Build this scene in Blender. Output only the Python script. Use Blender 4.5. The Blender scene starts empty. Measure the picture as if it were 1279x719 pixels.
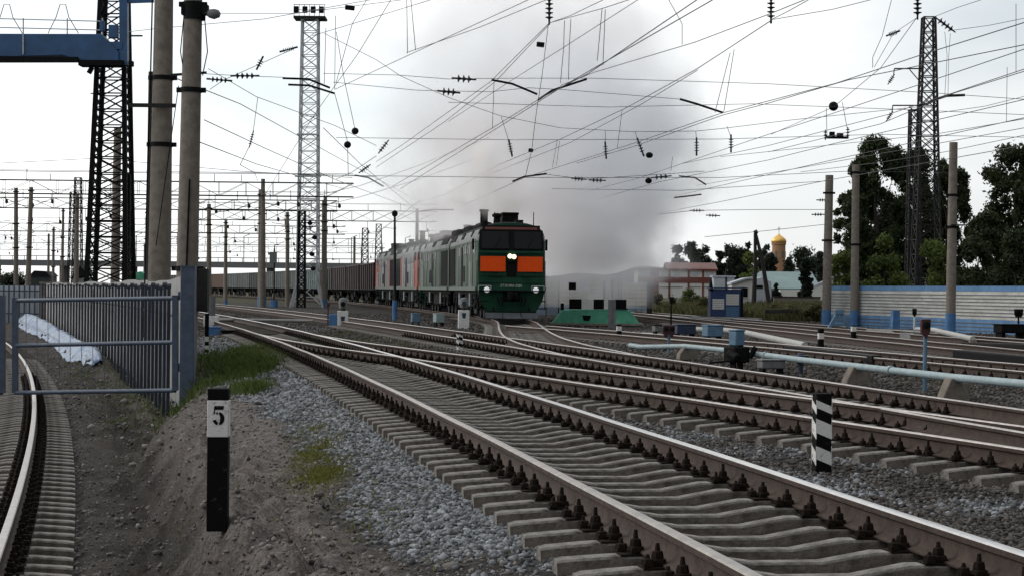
import bpy, bmesh, math, random
import numpy as np
from mathutils import Vector, Matrix, Quaternion
R = math.radians
random.seed(7); np.random.seed(7)
SC = bpy.context.scene
COL = SC.collection

# ------------------------------------------------------------------ camera, sky, sun, exposure
F_PX, CAM_Z, ROLL = 2350.0, 1.30, 0.6
cam_d = bpy.data.cameras.new("camera"); cam = bpy.data.objects.new("camera", cam_d); COL.objects.link(cam)
cam_d.sensor_width = 36; cam_d.lens = 36 * F_PX / 1279; cam_d.shift_y = 2.5 / 1279
cam_d.clip_start = 0.1; cam_d.clip_end = 6000
cam.matrix_world = Matrix.Translation((0, 0, CAM_Z)) @ Matrix.Rotation(R(90), 4, 'X') @ Matrix.Rotation(R(ROLL), 4, 'Z')
SC.camera = cam

SUN_AZ, SUN_EL = R(-62), R(30)
sun_dir = Vector((math.sin(SUN_AZ) * math.cos(SUN_EL), math.cos(SUN_AZ) * math.cos(SUN_EL), math.sin(SUN_EL)))
SKY_STRENGTH, CLOUD = 0.10, 12.4
world = bpy.data.worlds.new("World"); SC.world = world; world.use_nodes = True
def build_world():
    nt = world.node_tree; nt.nodes.clear(); N = nt.nodes.new; L = nt.links.new
    out = N('ShaderNodeOutputWorld'); bg = N('ShaderNodeBackground'); L(bg.outputs[0], out.inputs[0])
    bg.inputs[1].default_value = SKY_STRENGTH
    sky = N('ShaderNodeTexSky'); sky.sky_type = 'NISHITA'; sky.sun_disc = False
    sky.sun_elevation = SUN_EL; sky.sun_rotation = SUN_AZ
    tc = N('ShaderNodeTexCoord')
    mp = N('ShaderNodeMapping'); mp.inputs['Scale'].default_value = (1, 1, 2.6); L(tc.outputs['Generated'], mp.inputs[0])
    no = N('ShaderNodeTexNoise'); no.inputs['Scale'].default_value = 3.2; no.inputs['Detail'].default_value = 5; L(mp.outputs[0], no.inputs[0])
    # overcast sheet: brightest round the veiled sun, dull behind the viewer
    dot = N('ShaderNodeVectorMath'); dot.operation = 'DOT_PRODUCT'; L(tc.outputs['Generated'], dot.inputs[0]); dot.inputs[1].default_value = sun_dir
    br = N('ShaderNodeMapRange'); L(dot.outputs['Value'], br.inputs[0])
    br.inputs[1].default_value = -0.55; br.inputs[2].default_value = 0.60; br.inputs[3].default_value = CLOUD * 0.15; br.inputs[4].default_value = CLOUD * 1.0
    nr = N('ShaderNodeMapRange'); L(no.outputs[0], nr.inputs[0])
    nr.inputs[1].default_value = 0.35; nr.inputs[2].default_value = 0.65; nr.inputs[3].default_value = 0.88; nr.inputs[4].default_value = 1.06
    mul = N('ShaderNodeMath'); mul.operation = 'MULTIPLY'; L(br.outputs[0], mul.inputs[0]); L(nr.outputs[0], mul.inputs[1])
    tint = N('ShaderNodeMix'); tint.data_type = 'RGBA'
    tint.inputs[6].default_value = (0.845, 0.93, 1.0, 1); tint.inputs[7].default_value = (1.0, 0.962, 0.915, 1); L(no.outputs[0], tint.inputs[0])
    vm = N('ShaderNodeVectorMath'); vm.operation = 'SCALE'; L(tint.outputs[2], vm.inputs[0]); L(mul.outputs[0], vm.inputs['Scale'])
    cov = N('ShaderNodeMapRange'); L(no.outputs[0], cov.inputs[0])
    cov.inputs[1].default_value = 0.30; cov.inputs[2].default_value = 0.55; cov.inputs[3].default_value = 0.66; cov.inputs[4].default_value = 0.97
    mx = N('ShaderNodeMix'); mx.data_type = 'RGBA'; L(cov.outputs[0], mx.inputs[0]); L(sky.outputs[0], mx.inputs[6]); L(vm.outputs[0], mx.inputs[7])
    L(mx.outputs[2], bg.inputs[0])
build_world()
sl = bpy.data.lights.new("sun", 'SUN'); sl.energy = 0.9; sl.angle = R(14); sl.color = (1.0, 0.93, 0.84)
so = bpy.data.objects.new("sun", sl); COL.objects.link(so); so.rotation_euler = sun_dir.to_track_quat('Z', 'Y').to_euler()
SC.view_settings.view_transform = 'Standard'; SC.view_settings.look = 'None'
SC.view_settings.exposure = 0.18; SC.view_settings.gamma = 1.0; SC.view_settings.use_curve_mapping = False
SC.cycles.volume_bounces = 5; SC.cycles.volume_step_rate = 0.6; SC.cycles.volume_max_steps = 96
SC.cycles.max_bounces = 6; SC.cycles.diffuse_bounces = 3; SC.cycles.transparent_max_bounces = 8

# ------------------------------------------------------------------ measuring helpers (sight lines of the survey photo, roll removed)
def un(px, py):
    r = R(ROLL); dx, dy = px - 639.5, py - 359.5
    return 639.5 + dx * math.cos(r) + dy * math.sin(r), 359.5 - dx * math.sin(r) + dy * math.cos(r)
def at(px, py, Y):
    u, v = un(px, py)
    return Vector(((u - 639.5) / F_PX * Y, Y, CAM_Z - (v - 362) / F_PX * Y))
def atz(px, py, z):
    u, v = un(px, py)
    return at(px, py, F_PX * (z - CAM_Z) / (362 - v))
def gx(px, Y): return at(px, 372, Y).x

# ------------------------------------------------------------------ materials
def mat(name, col, rough=0.8, metal=0.0, var=0.25, scale=6.0, bump=0.0, col2=None, emit=None, estr=0, spec=0.5, stretch=None, thr=None):
    m = bpy.data.materials.new(name); m.use_nodes = True
    nt = m.node_tree; b = nt.nodes['Principled BSDF']; N = nt.nodes.new; L = nt.links.new
    b.inputs['Roughness'].default_value = rough; b.inputs['Metallic'].default_value = metal
    b.inputs['Specular IOR Level'].default_value = spec
    tc = N('ShaderNodeTexCoord'); src = tc.outputs['Object']
    if stretch:
        mp = N('ShaderNodeMapping'); mp.inputs['Scale'].default_value = stretch; L(src, mp.inputs[0]); src = mp.outputs[0]
    no = N('ShaderNodeTexNoise'); no.inputs['Scale'].default_value = scale; no.inputs['Detail'].default_value = 6; no.inputs['Roughness'].default_value = 0.65
    L(src, no.inputs[0])
    mx = N('ShaderNodeMix'); mx.data_type = 'RGBA'
    if col2 is None:
        c1 = [max(0, c * (1 - var)) for c in col]; c2 = [min(1, c * (1 + var)) for c in col]
    else: c1, c2 = col, col2
    mx.inputs[6].default_value = (*c1, 1); mx.inputs[7].default_value = (*c2, 1)
    mr = N('ShaderNodeMapRange'); L(no.outputs[0], mr.inputs[0]); lo, hi = thr or (0.3, 0.7)
    mr.inputs[1].default_value = lo; mr.inputs[2].default_value = hi
    L(mr.outputs[0], mx.inputs[0]); L(mx.outputs[2], b.inputs['Base Color'])
    if bump:
        bp = N('ShaderNodeBump'); bp.inputs['Strength'].default_value = bump; bp.inputs['Distance'].default_value = 0.02
        n2 = N('ShaderNodeTexNoise'); n2.inputs['Scale'].default_value = scale * 5; n2.inputs['Detail'].default_value = 5; L(src, n2.inputs[0])
        L(n2.outputs[0], bp.inputs['Height']); L(bp.outputs[0], b.inputs['Normal'])
    if emit:
        b.inputs['Emission Color'].default_value = (*emit, 1); b.inputs['Emission Strength'].default_value = estr
    return m
M = {}
M['concrete'] = mat('weathered concrete', (0.18, 0.155, 0.13), 0.9, var=0.3, scale=5, bump=0.5)
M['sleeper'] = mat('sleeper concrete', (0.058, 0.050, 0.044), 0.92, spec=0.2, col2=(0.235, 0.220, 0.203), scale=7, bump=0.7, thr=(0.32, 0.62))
M['sleeper_flank'] = mat('shade toned sleeper flank', (0.034, 0.028, 0.024), 0.95, spec=0.15, col2=(0.125, 0.108, 0.094), scale=9, bump=0.7)  # shade of the sleeper sides put into the colour, in a brown dust tone
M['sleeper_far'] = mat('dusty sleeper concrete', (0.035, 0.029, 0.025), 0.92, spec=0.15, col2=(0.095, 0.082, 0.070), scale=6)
M['rail_side'] = mat('rusty rail flank', (0.028, 0.018, 0.014), 0.8, col2=(0.070, 0.046, 0.036), scale=9, bump=0.3, spec=0.3)
M['rail_top'] = mat('polished rail head', (0.50, 0.48, 0.465), 0.28, metal=1.0, var=0.16, scale=14)
M['rail_top_dull'] = mat('dull rail head', (0.36, 0.325, 0.30), 0.36, metal=0.9, var=0.3, scale=10)
M['rail_top_worn'] = mat('worn brown grey rail head', (0.27, 0.24, 0.215), 0.40, metal=0.9, var=0.28, scale=9)
M['clip'] = mat('greasy rail fastening', (0.012, 0.008, 0.006), 0.8, var=0.5, scale=30, spec=0.10)
M['black_steel'] = mat('blackened steel', (0.006, 0.006, 0.0065), 0.75, var=0.4, spec=0.12)
M['dark_steel'] = mat('dark weathered steel', (0.022, 0.021, 0.021), 0.7, var=0.4, spec=0.2)
M['galv'] = mat('galvanised steel', (0.46, 0.48, 0.49), 0.55, metal=0.1, var=0.2)
M['wire'] = mat('bare overhead wire', (0.055, 0.053, 0.055), 0.55, metal=0.3, var=0.2)
M['blue_steel'] = mat('blue painted steel', (0.030, 0.075, 0.15), 0.55, var=0.35, scale=4, bump=0.15)
M['gate_blue'] = mat('slate blue gate paint', (0.040, 0.060, 0.098), 0.5, var=0.35, scale=7, bump=0.2)
M['pole_blue'] = mat('pole foot blue paint', (0.055, 0.15, 0.32), 0.75, var=0.25, scale=4)
M['pale_blue'] = mat('pale blue paint', (0.085, 0.165, 0.25), 0.6, var=0.25, scale=5)
M['crane_blue'] = mat('crane blue paint', (0.014, 0.070, 0.175), 0.45, var=0.35, scale=1.5)
M['white'] = mat('chalky white paint', (0.62, 0.62, 0.60), 0.8, var=0.14, scale=8, bump=0.2)
M['white_post'] = mat('scuffed white paint', (0.20, 0.19, 0.175), 0.8, col2=(0.60, 0.59, 0.57), scale=12, bump=0.3, thr=(0.34, 0.44))
M['black_paint'] = mat('matt black paint', (0.005, 0.005, 0.005), 0.8, col2=(0.055, 0.052, 0.048), thr=(0.60, 0.72), scale=16, bump=0.2, spec=0.08)
M['loco_green'] = mat('dark green cab paint', (0.004, 0.046, 0.024), 0.5, var=0.35, scale=2, spec=0.2)
M['loco_side'] = mat('sky lightened green flank paint', (0.022, 0.044, 0.029), 0.5, spec=0.2, col2=(0.066, 0.098, 0.069), scale=2.2, thr=(0.36, 0.62), stretch=(1, 1, 0.3))  # same green as the cab, sky reflection painted in as a paler grey green
M['loco_grey'] = mat('grey flank paint', (0.10, 0.102, 0.102), 0.5, spec=0.2, col2=(0.26, 0.265, 0.265), scale=2.2, thr=(0.36, 0.62), stretch=(1, 1, 0.3))
M['loco_red'] = mat('red cab end paint', (0.21, 0.035, 0.022), 0.5, spec=0.3, col2=(0.36, 0.085, 0.055), scale=2)
M['orange'] = mat('orange warning panel', (0.84, 0.085, 0.008), 0.6, spec=0.15, var=0.08)
M['visor_red'] = mat('rust red visor strip', (0.115, 0.022, 0.012), 0.5, var=0.3)
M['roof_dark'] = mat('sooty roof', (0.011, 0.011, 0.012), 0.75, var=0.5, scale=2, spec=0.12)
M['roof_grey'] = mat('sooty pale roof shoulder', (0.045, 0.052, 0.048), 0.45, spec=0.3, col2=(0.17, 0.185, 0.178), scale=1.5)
M['glass'] = mat('dark cab glass', (0.004, 0.0045, 0.005), 0.15, var=0.1, spec=0.25)
M['plow'] = mat('grey plough steel', (0.075, 0.082, 0.095), 0.6, var=0.25, scale=3)
M['lamp'] = mat('headlight glow', (1, 0.9, 0.7), 0.3, emit=(1.0, 0.74, 0.38), estr=2.0)
M['lamp_small'] = mat('marker lamp glass', (0.8, 0.8, 0.8), 0.2, emit=(0.9, 0.95, 1.0), estr=0.30)
M['sill'] = mat('dusty frame sill', (0.10, 0.125, 0.105), 0.6, var=0.25)
M['letter'] = mat('white lettering', (0.55, 0.58, 0.56), 0.6, var=0.05)
M['wag_maroon'] = mat('maroon wagon steel', (0.024, 0.009, 0.009), 0.6, var=0.45, scale=1.2)
M['wag_green'] = mat('dark green wagon steel', (0.020, 0.030, 0.026), 0.6, var=0.4, scale=1.2)
M['wag_grey'] = mat('grey green wagon steel', (0.045, 0.056, 0.054), 0.6, var=0.3, scale=1.2)
M['wag_rib'] = mat('pale wagon rib', (0.19, 0.215, 0.215), 0.6, var=0.3, scale=2)
M['wag_rust'] = mat('orange brown wagon steel', (0.085, 0.034, 0.022), 0.6, var=0.3, scale=1.2)
M['wag_teal'] = mat('teal wagon steel', (0.06, 0.11, 0.108), 0.6, var=0.3, scale=1.2)
M['insul'] = mat('brown glazed insulator', (0.010, 0.009, 0.011), 0.3, var=0.3)
M['wall_white'] = mat('white wall paint', (0.33, 0.325, 0.30), 0.85, col2=(0.62, 0.62, 0.59), scale=1.4, stretch=(0.5, 0.5, 2))
M['wall_blue'] = mat('blue wall paint', (0.060, 0.15, 0.30), 0.8, col2=(0.13, 0.26, 0.44), scale=1.4)
M['grout'] = mat('grey joint', (0.13, 0.14, 0.15), 0.9)
M['beige'] = mat('beige yard wall', (0.48, 0.45, 0.37), 0.85, var=0.14, scale=1.5)
M['beige_low'] = mat('blue grey wall foot', (0.20, 0.25, 0.31), 0.85, var=0.25)
M['green_board'] = mat('emerald board paint', (0.045, 0.25, 0.155), 0.7, spec=0.2, col2=(0.14, 0.44, 0.30), scale=1.5)
M['brickred'] = mat('red brown cladding', (0.13, 0.032, 0.026), 0.8, var=0.2, scale=1)
M['roof_red'] = mat('rust roof sheet', (0.115, 0.043, 0.032), 0.7, var=0.3, scale=1)
M['clad_white'] = mat('white cladding', (0.58, 0.57, 0.54), 0.8, var=0.1, scale=0.6)
M['booth_blue'] = mat('booth navy paint', (0.018, 0.042, 0.13), 0.6, var=0.2)
M['booth_mid'] = mat('booth mid blue paint', (0.055, 0.15, 0.29), 0.6, var=0.2)
M['roof_teal'] = mat('teal roof sheet', (0.13, 0.20, 0.20), 0.55, var=0.2, scale=0.4)
M['pale_wall'] = mat('pale render', (0.42, 0.45, 0.49), 0.85, var=0.12, scale=0.7)
M['timber'] = mat('tarred timber', (0.018, 0.014, 0.012), 0.85, var=0.4, scale=8)
M['gold'] = mat('gold dome', (0.70, 0.42, 0.12), 0.35, metal=0.8, var=0.1)
M['tan_brick'] = mat('tan drum brick', (0.36, 0.20, 0.11), 0.85, var=0.12, scale=2)
M['tarp'] = mat('blue white tarpaulin', (0.085, 0.15, 0.28), 0.5, spec=0.2, col2=(0.30, 0.345, 0.40), scale=2.5, bump=0.15, thr=(0.35, 0.6))
M['pale_conc'] = mat('pale yard concrete', (0.26, 0.26, 0.255), 0.9, var=0.2, scale=3, bump=0.4)
M['fence_post'] = mat('fence steel blue black', (0.016, 0.022, 0.036), 0.6, var=0.4)
M['pipe'] = mat('pale blue pipe paint', (0.25, 0.32, 0.34), 0.55, var=0.2, scale=6)
M['pipe_white'] = mat('white pipe lagging', (0.34, 0.34, 0.325), 0.7, var=0.2, scale=6)
M['dark_red'] = mat('dark red signal paint', (0.045, 0.008, 0.010), 0.5, var=0.3)
M['navy_box'] = mat('navy box paint', (0.014, 0.026, 0.06), 0.6, var=0.3)
M['grey_box'] = mat('grey cast box', (0.13, 0.135, 0.135), 0.75, var=0.3)
M['bridge'] = mat('far bridge concrete', (0.16, 0.165, 0.175), 0.9, var=0.15)
M['bark'] = mat('bark', (0.035, 0.028, 0.024), 0.95, var=0.4, scale=9)

def leaf_mat(name, c1, c2):
    m = bpy.data.materials.new(name); m.use_nodes = True
    nt = m.node_tree; b = nt.nodes['Principled BSDF']; N = nt.nodes.new; L = nt.links.new
    a = N('ShaderNodeAttribute'); a.attribute_name = 'tint'
    mx = N('ShaderNodeMix'); mx.data_type = 'RGBA'; mx.inputs[6].default_value = (*c1, 1); mx.inputs[7].default_value = (*c2, 1)
    L(a.outputs['Fac'], mx.inputs[0]); L(mx.outputs[2], b.inputs['Base Color']); b.inputs['Roughness'].default_value = 0.65
    b.inputs['Specular IOR Level'].default_value = 0.25
    tr = N('ShaderNodeBsdfTranslucent'); L(mx.outputs[2], tr.inputs[0]); ms = N('ShaderNodeMixShader'); ms.inputs[0].default_value = 0.35
    out = nt.nodes['Material Output']; L(b.outputs[0], ms.inputs[1]); L(tr.outputs[0], ms.inputs[2]); L(ms.outputs[0], out.inputs[0])
    return m
M['leaf_dark'] = leaf_mat('dark birch leaf', (0.012, 0.020, 0.008), (0.052, 0.070, 0.026))
M['leaf_mid'] = leaf_mat('maple bush leaf', (0.034, 0.055, 0.013), (0.135, 0.175, 0.042))
M['leaf_far'] = leaf_mat('far grove leaf', (0.012, 0.019, 0.013), (0.040, 0.052, 0.034))
M['leaf_conifer'] = leaf_mat('spruce needle', (0.006, 0.011, 0.008), (0.020, 0.030, 0.020))
M['leaf_weed'] = leaf_mat('dry weed leaf', (0.045, 0.048, 0.020), (0.14, 0.135, 0.060))
M['grass'] = leaf_mat('short grass blade', (0.028, 0.052, 0.011), (0.120, 0.155, 0.040))
M['grass_dry'] = leaf_mat('yellowing grass blade', (0.060, 0.072, 0.014), (0.20, 0.19, 0.045))

# ------------------------------------------------------------------ mesh builder
class MB:
    def __init__(s): s.v = []; s.f = []; s.mi = []; s.m = 0
    def add(s, vs, fs):
        o = len(s.v); s.v += [tuple(v) for v in vs]; s.f += [tuple(i + o for i in f) for f in fs]; s.mi += [s.m] * len(fs); return s
    def box(s, c, d, rz=0.0, tilt=None):
        x, y, z = d[0] / 2, d[1] / 2, d[2] / 2
        vs = [Vector((a * x, b * y, e * z)) for e in (-1, 1) for a, b in ((-1, -1), (1, -1), (1, 1), (-1, 1))]
        m = Matrix.Rotation(rz, 3, 'Z')
        if tilt: m = m @ Matrix.Rotation(tilt[1], 3, tilt[0])
        return s.add([m @ v + Vector(c) for v in vs], [(3, 2, 1, 0), (4, 5, 6, 7), (0, 1, 5, 4), (1, 2, 6, 5), (2, 3, 7, 6), (3, 0, 4, 7)])
    def bar(s, p, q, w, h=None):     # rectangular bar between two points
        p, q = Vector(p), Vector(q); h = h or w; d = (q - p)
        if d.length < 1e-6: return s
        d.normalize(); up = Vector((0, 0, 1)) if abs(d.z) < 0.95 else Vector((0, 1, 0))
        a = d.cross(up).normalized(); b = a.cross(d).normalized()
        vs = [e + a * i * w / 2 + b * j * h / 2 for e in (p, q) for i, j in ((-1, -1), (1, -1), (1, 1), (-1, 1))]
        return s.add(vs, [(0, 1, 2, 3), (7, 6, 5, 4), (4, 5, 1, 0), (5, 6, 2, 1), (6, 7, 3, 2), (7, 4, 0, 3)])
    def tube(s, pts, r, n=8, cap=True):
        pts = [Vector(p) for p in pts]; rs = r if isinstance(r, (list, tuple)) else [r] * len(pts)
        vs = []; fs = []; pa = None
        for i, p in enumerate(pts):
            d = (pts[min(i + 1, len(pts) - 1)] - pts[max(i - 1, 0)])
            d = d.normalized() if d.length > 1e-9 else Vector((0, 0, 1))
            if pa is None:
                up = Vector((0, 0, 1)) if abs(d.z) < 0.95 else Vector((0, 1, 0)); a = d.cross(up).normalized()
            else: a = (pa - d * pa.dot(d)).normalized()
            pa = a; b = d.cross(a)
            for k in range(n):
                t = 2 * math.pi * k / n; vs.append(p + (a * math.cos(t) + b * math.sin(t)) * rs[i])
        for i in range(len(pts) - 1):
            for k in range(n):
                k2 = (k + 1) % n; fs.append((i * n + k, i * n + k2, (i + 1) * n + k2, (i + 1) * n + k))
        if cap: fs += [tuple(range(n))[::-1], tuple((len(pts) - 1) * n + k for k in range(n))]
        return s.add(vs, fs)
    def cyl(s, p, q, r, r2=None, n=14): return s.tube([p, q], [r, r if r2 is None else r2], n)
    def lathe(s, prof, c=(0, 0, 0), n=16, axis=None):   # prof: (radius, height)
        q = Vector((0, 0, 1)).rotation_difference(Vector(axis)) if axis else Quaternion()
        vs = [q @ Vector((r * math.cos(2 * math.pi * k / n), r * math.sin(2 * math.pi * k / n), h)) + Vector(c) for r, h in prof for k in range(n)]
        fs = [(i * n + k, i * n + (k + 1) % n, (i + 1) * n + (k + 1) % n, (i + 1) * n + k) for i in range(len(prof) - 1) for k in range(n)]
        fs += [tuple(range(n))[::-1], tuple((len(prof) - 1) * n + k for k in range(n))]
        return s.add(vs, fs)
    def prism(s, poly, a, b, plane='xz'):    # polygon extruded along the third axis from a to b
        def P(u, v, w): return {'xz': (u, w, v), 'yz': (w, u, v), 'xy': (u, v, w)}[plane]
        n = len(poly); vs = [P(u, v, a) for u, v in poly] + [P(u, v, b) for u, v in poly]
        fs = [tuple(range(n)), tuple(range(2 * n - 1, n - 1, -1))] + [(i, n + i, n + (i + 1) % n, (i + 1) % n) for i in range(n)]
        return s.add(vs, fs)
    def mesh(s, name, mats, smooth=True, fix=True):
        me = bpy.data.meshes.new(name); me.from_pydata(s.v, [], s.f)
        for m in (mats if isinstance(mats, (list, tuple)) else [mats]): me.materials.append(m)
        if max(s.mi, default=0): me.polygons.foreach_set('material_index', s.mi)
        if fix:
            bm = bmesh.new(); bm.from_mesh(me); bmesh.ops.recalc_face_normals(bm, faces=bm.faces); bm.to_mesh(me); bm.free()
        if smooth:
            me.polygons.foreach_set('use_smooth', [True] * len(me.polygons)); me.set_sharp_from_angle(angle=R(38))
        me.update(); return me
    def build(s, name, mats, parent=None, loc=None, rz=0, bevel=0, smooth=True):
        o = bpy.data.objects.new(name, s.mesh(name, mats, smooth)); COL.objects.link(o)
        if parent: o.parent = parent
        if loc is not None: o.location = loc
        if rz: o.rotation_euler.z = rz
        if bevel:
            b = o.modifiers.new('bevel', 'BEVEL'); b.width = bevel; b.segments = 2; b.limit_method = 'ANGLE'; b.angle_limit = R(40)
        return o
def tag(o, label=None, cat=None, group=None, kind=None):
    if label: o['label'] = label
    if cat: o['category'] = cat
    if group: o['group'] = group
    if kind: o['kind'] = kind
    return o
def thing(name, label, cat, loc, rz=0, group=None):
    o = bpy.data.objects.new(name, None); COL.objects.link(o); o.empty_display_size = 0.3
    o.location = loc; o.rotation_euler.z = rz; return tag(o, label, cat, group)
def dup(o, loc=None, rz=None, label=None, parent=None):
    c = o.copy(); COL.objects.link(c)
    if parent: c.parent = parent
    if loc is not None: c.location = loc
    if rz is not None: c.rotation_euler.z = rz
    if label: c['label'] = label
    for ch in list(o.children): dup(ch, parent=c)
    return c

# ------------------------------------------------------------------ track centre lines (x as a function of distance y)
def smooth_path(pts, step=0.5, win=9):
    ys = np.array([p[0] for p in pts]); xs = np.array([p[1] for p in pts])
    yy = np.arange(ys[0], ys[-1] + 1e-6, step); xx = np.interp(yy, ys, xs)
    for _ in range(3):
        k = int(win / step) | 1; pad = k // 2
        sl0 = (xx[1] - xx[0]); sl1 = (xx[-1] - xx[-2])
        ext = np.concatenate([xx[0] - sl0 * np.arange(pad, 0, -1), xx, xx[-1] + sl1 * np.arange(1, pad + 1)])
        xx = np.convolve(ext, np.ones(k) / k, 'valid')
    return lambda y: np.interp(y, yy, xx)
fA = lambda y: 3.302 - 0.15186 * y - 0.000565 * y * y + 0 * y
def fB(y):
    y = np.asarray(y, float); b = 9.992 - 0.28660 * y - 0.000657 * y * y
    return np.where(y > 40, fA(y) + 0.0045 * np.clip(56 - y, 0, None) ** 2, b)
fC = lambda y: 8.95 - 0.16915 * y - 0.000373 * y * y
fD = smooth_path([(36, 2.3), (42, 1.45), (48, 0.8), (55, 0.5), (62, 0.4), (69, 0.3), (76, 0.3), (84, 0.15), (92, -0.68), (101, -1.88), (118, -4.4), (135, -6.9), (152, -9.6), (180, -14.4), (210, -20.3), (250, -30), (297, -43), (337, -56.6), (380, -73), (430, -94)], win=9)
fE = lambda y: 15.58 - 0.1417 * y - 0.000987 * y * y
fF = lambda y: 15.83 - 0.0962 * y + 0.00018 * y * y
fG = smooth_path([(36, 18.4), (45, 16.7), (60, 14.6), (80, 12.5), (100, 10.3), (130, 7.4), (170, 3)], win=15)
fL = lambda y: -1.693 - 0.1985 * y - 0.000855 * y * y
L_RAIL = -0.75
TR = {'A': (fA, 4.5, 150), 'B': (fB, 11.0, 54), 'C': (fC, 16.5, 150), 'D': (fD, 38, 425), 'E': (fE, 20, 71), 'F': (fF, 36, 140), 'G': (fG, 40, 160), 'L': (fL, 8, 130)}

# ------------------------------------------------------------------ ground
def vnoise(x, y, s, seed=0):
    x = np.asarray(x) * s + seed * 17.3; y = np.asarray(y) * s + seed * 9.1
    xi = np.floor(x); yi = np.floor(y); xf = x - xi; yf = y - yi
    def h(a, b): t = np.sin(a * 127.1 + b * 311.7 + seed * 74.7) * 43758.5453; return t - np.floor(t)
    u = xf * xf * (3 - 2 * xf); v = yf * yf * (3 - 2 * yf)
    return (h(xi, yi) * (1 - u) + h(xi + 1, yi) * u) * (1 - v) + (h(xi, yi + 1) * (1 - u) + h(xi + 1, yi + 1) * u) * v
def fbm(x, y, s, seed=0, o=4): return sum(vnoise(x, y, s * 2 ** i, seed + i) * 0.5 ** i for i in range(o)) / sum(0.5 ** i for i in range(o)) - 0.5
def sst(a, b, x): t = np.clip((x - a) / (b - a), 0, 1); return t * t * (3 - 2 * t)
def lat(f, x, y):   # signed sideways distance from a track
    s = (f(y + 0.5) - f(y - 0.5)); return (x - f(y)) / np.sqrt(1 + s * s)
def ground_z(x, y):
    x = np.asarray(x, float); y = np.asarray(y, float); yc = np.clip(y, 3, 420)
    z = -0.36 + 0.05 * fbm(x, y, 0.9, 1) + 0.02 * fbm(x, y, 5, 2, 3)
    for k, (f, a, b) in TR.items():
        if k == 'L': continue
        d = np.abs(lat(f, x, yc)); on = sst(a - 3, a, yc) * (1 - sst(b, b + 8, yc))
        bed = -0.300 + 0.030 * fbm(x, y, 6, 3, 3)
        if k in 'AB': bed = np.where(d < 0.62, bed - 0.02, bed)
        w = (1 - sst(1.35, 2.3, d)) * on
        z = z * (1 - w) + bed * w
    dl = lat(fL, x, np.clip(y, 3, 130))
    foot = 2.0 + 0.25 * fbm(x, y, 0.7, 5) + 0.75 * sst(22, 31, y) + 0.75 * sst(31, 34, y); top = foot + 0.55 + sst(16, 32, y) * 0.25 + 0.3 * fbm(x, y, 1.3, 6)
    low = 1 - sst(foot, top, dl); low = low * (1 - sst(60, 115, y))
    lump = (0.30 * fbm(x, y, 2.6, 7) + 0.34 * fbm(x, y, 6, 8) + 0.10 * fbm(x, y, 17, 18)) * sst(1.6, 2.1, dl) * (1 - sst(2.6, 3.6, dl)) * (1 - sst(35, 45, y))
    z = z * (1 - low) + (-1.04 - 0.10 * (1 - sst(1.3, 1.5, np.abs(dl))) + 0.16 * fbm(x, y, 1.2, 9) * sst(1.4, 1.8, dl) + 0.13 * fbm(x, y, 6, 10) * sst(1.35, 1.6, np.abs(dl))) * low + lump
    m = np.exp(-(((dl - 2.75) / 0.42) ** 2)) * sst(45, 52, y) * (1 - sst(84, 95, y))      # spoil heap under the tarpaulin
    z = z + m * (0.52 + 0.20 * sst(52, 84, y))
    h = np.exp(-(((x + 2.42) / 0.15) ** 2 + ((y - 14.25) / 0.35) ** 2) * 1.4); z = z - 0.34 * h
    z = z + 0.9 * sst(110, 200, y) * sst(0, 25, x)
    return z
def masks(x, y):
    yc = np.clip(y, 3, 150); dA = lat(fA, x, yc); n = fbm(x, y, 1.1, 20); n2 = fbm(x, y, 0.35, 21)
    e0 = -2.02 - 0.75 * sst(17, 36, y); grav = sst(e0 - 0.25, e0 + 0.25, dA + 0.9 * n) * (1 - sst(-1.3, -1.0, dA)) * sst(9, 13, y + 6 * n) * (1 - sst(48, 60, y))
    grav = np.maximum(grav, (1 - sst(2.0, 2.6, np.abs(lat(fA, x, yc) - 2.9) + n)) * sst(11, 13, y) * (1 - sst(22, 27, y)) * 0.5 * sst(0.0, 0.2, n + 0.1))
    for yy, xx, rr in ((62, -9.0, 5), (80, -7.6, 5)): grav = np.maximum(grav, np.exp(-((x - xx) ** 2 + ((y - yy) * 0.28) ** 2) / rr) * 0.9)
    dl = lat(fL, x, np.clip(y, 3, 130))
    path = (1 - sst(-2.6, -2.0, dA + 0.8 * n)) * (1 - sst(45, 55, y)) * (1 - grav)
    dirt = (1 - sst(2.0 + 0.4 * sst(18, 30, y), 2.65 + 0.4 * sst(18, 30, y), dl + 0.5 * n)) * (1 - sst(120, 150, y))
    gr = np.maximum(sst(0.05, 0.2, n2 + 0.12) * sst(95, 115, y) * sst(4, 8, x - 0.02 * y), sst(160, 260, y))
    gr = np.maximum(gr, np.exp(-(((x + 4.9) / 0.75) ** 2 + ((y - 40) / 9.5) ** 2)) * 1.1)
    gr = np.maximum(gr, np.exp(-(((x + 1.85) / 0.22) ** 2 + ((y - 17.8) / 2.0) ** 2)) * 0.8)
    path = np.maximum(path, np.exp(-(((x - 4.8) / 2.2) ** 2 + ((y - 74) / 7.0) ** 2)))
    gr = np.maximum(gr, sst(2.6, 3.0, dl) * (1 - sst(3.1, 3.5, dl)) * sst(24, 29, y) * (1 - sst(50, 60, y)) * 0.8)
    return grav, path, dirt, np.clip(gr, 0, 1)
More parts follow.
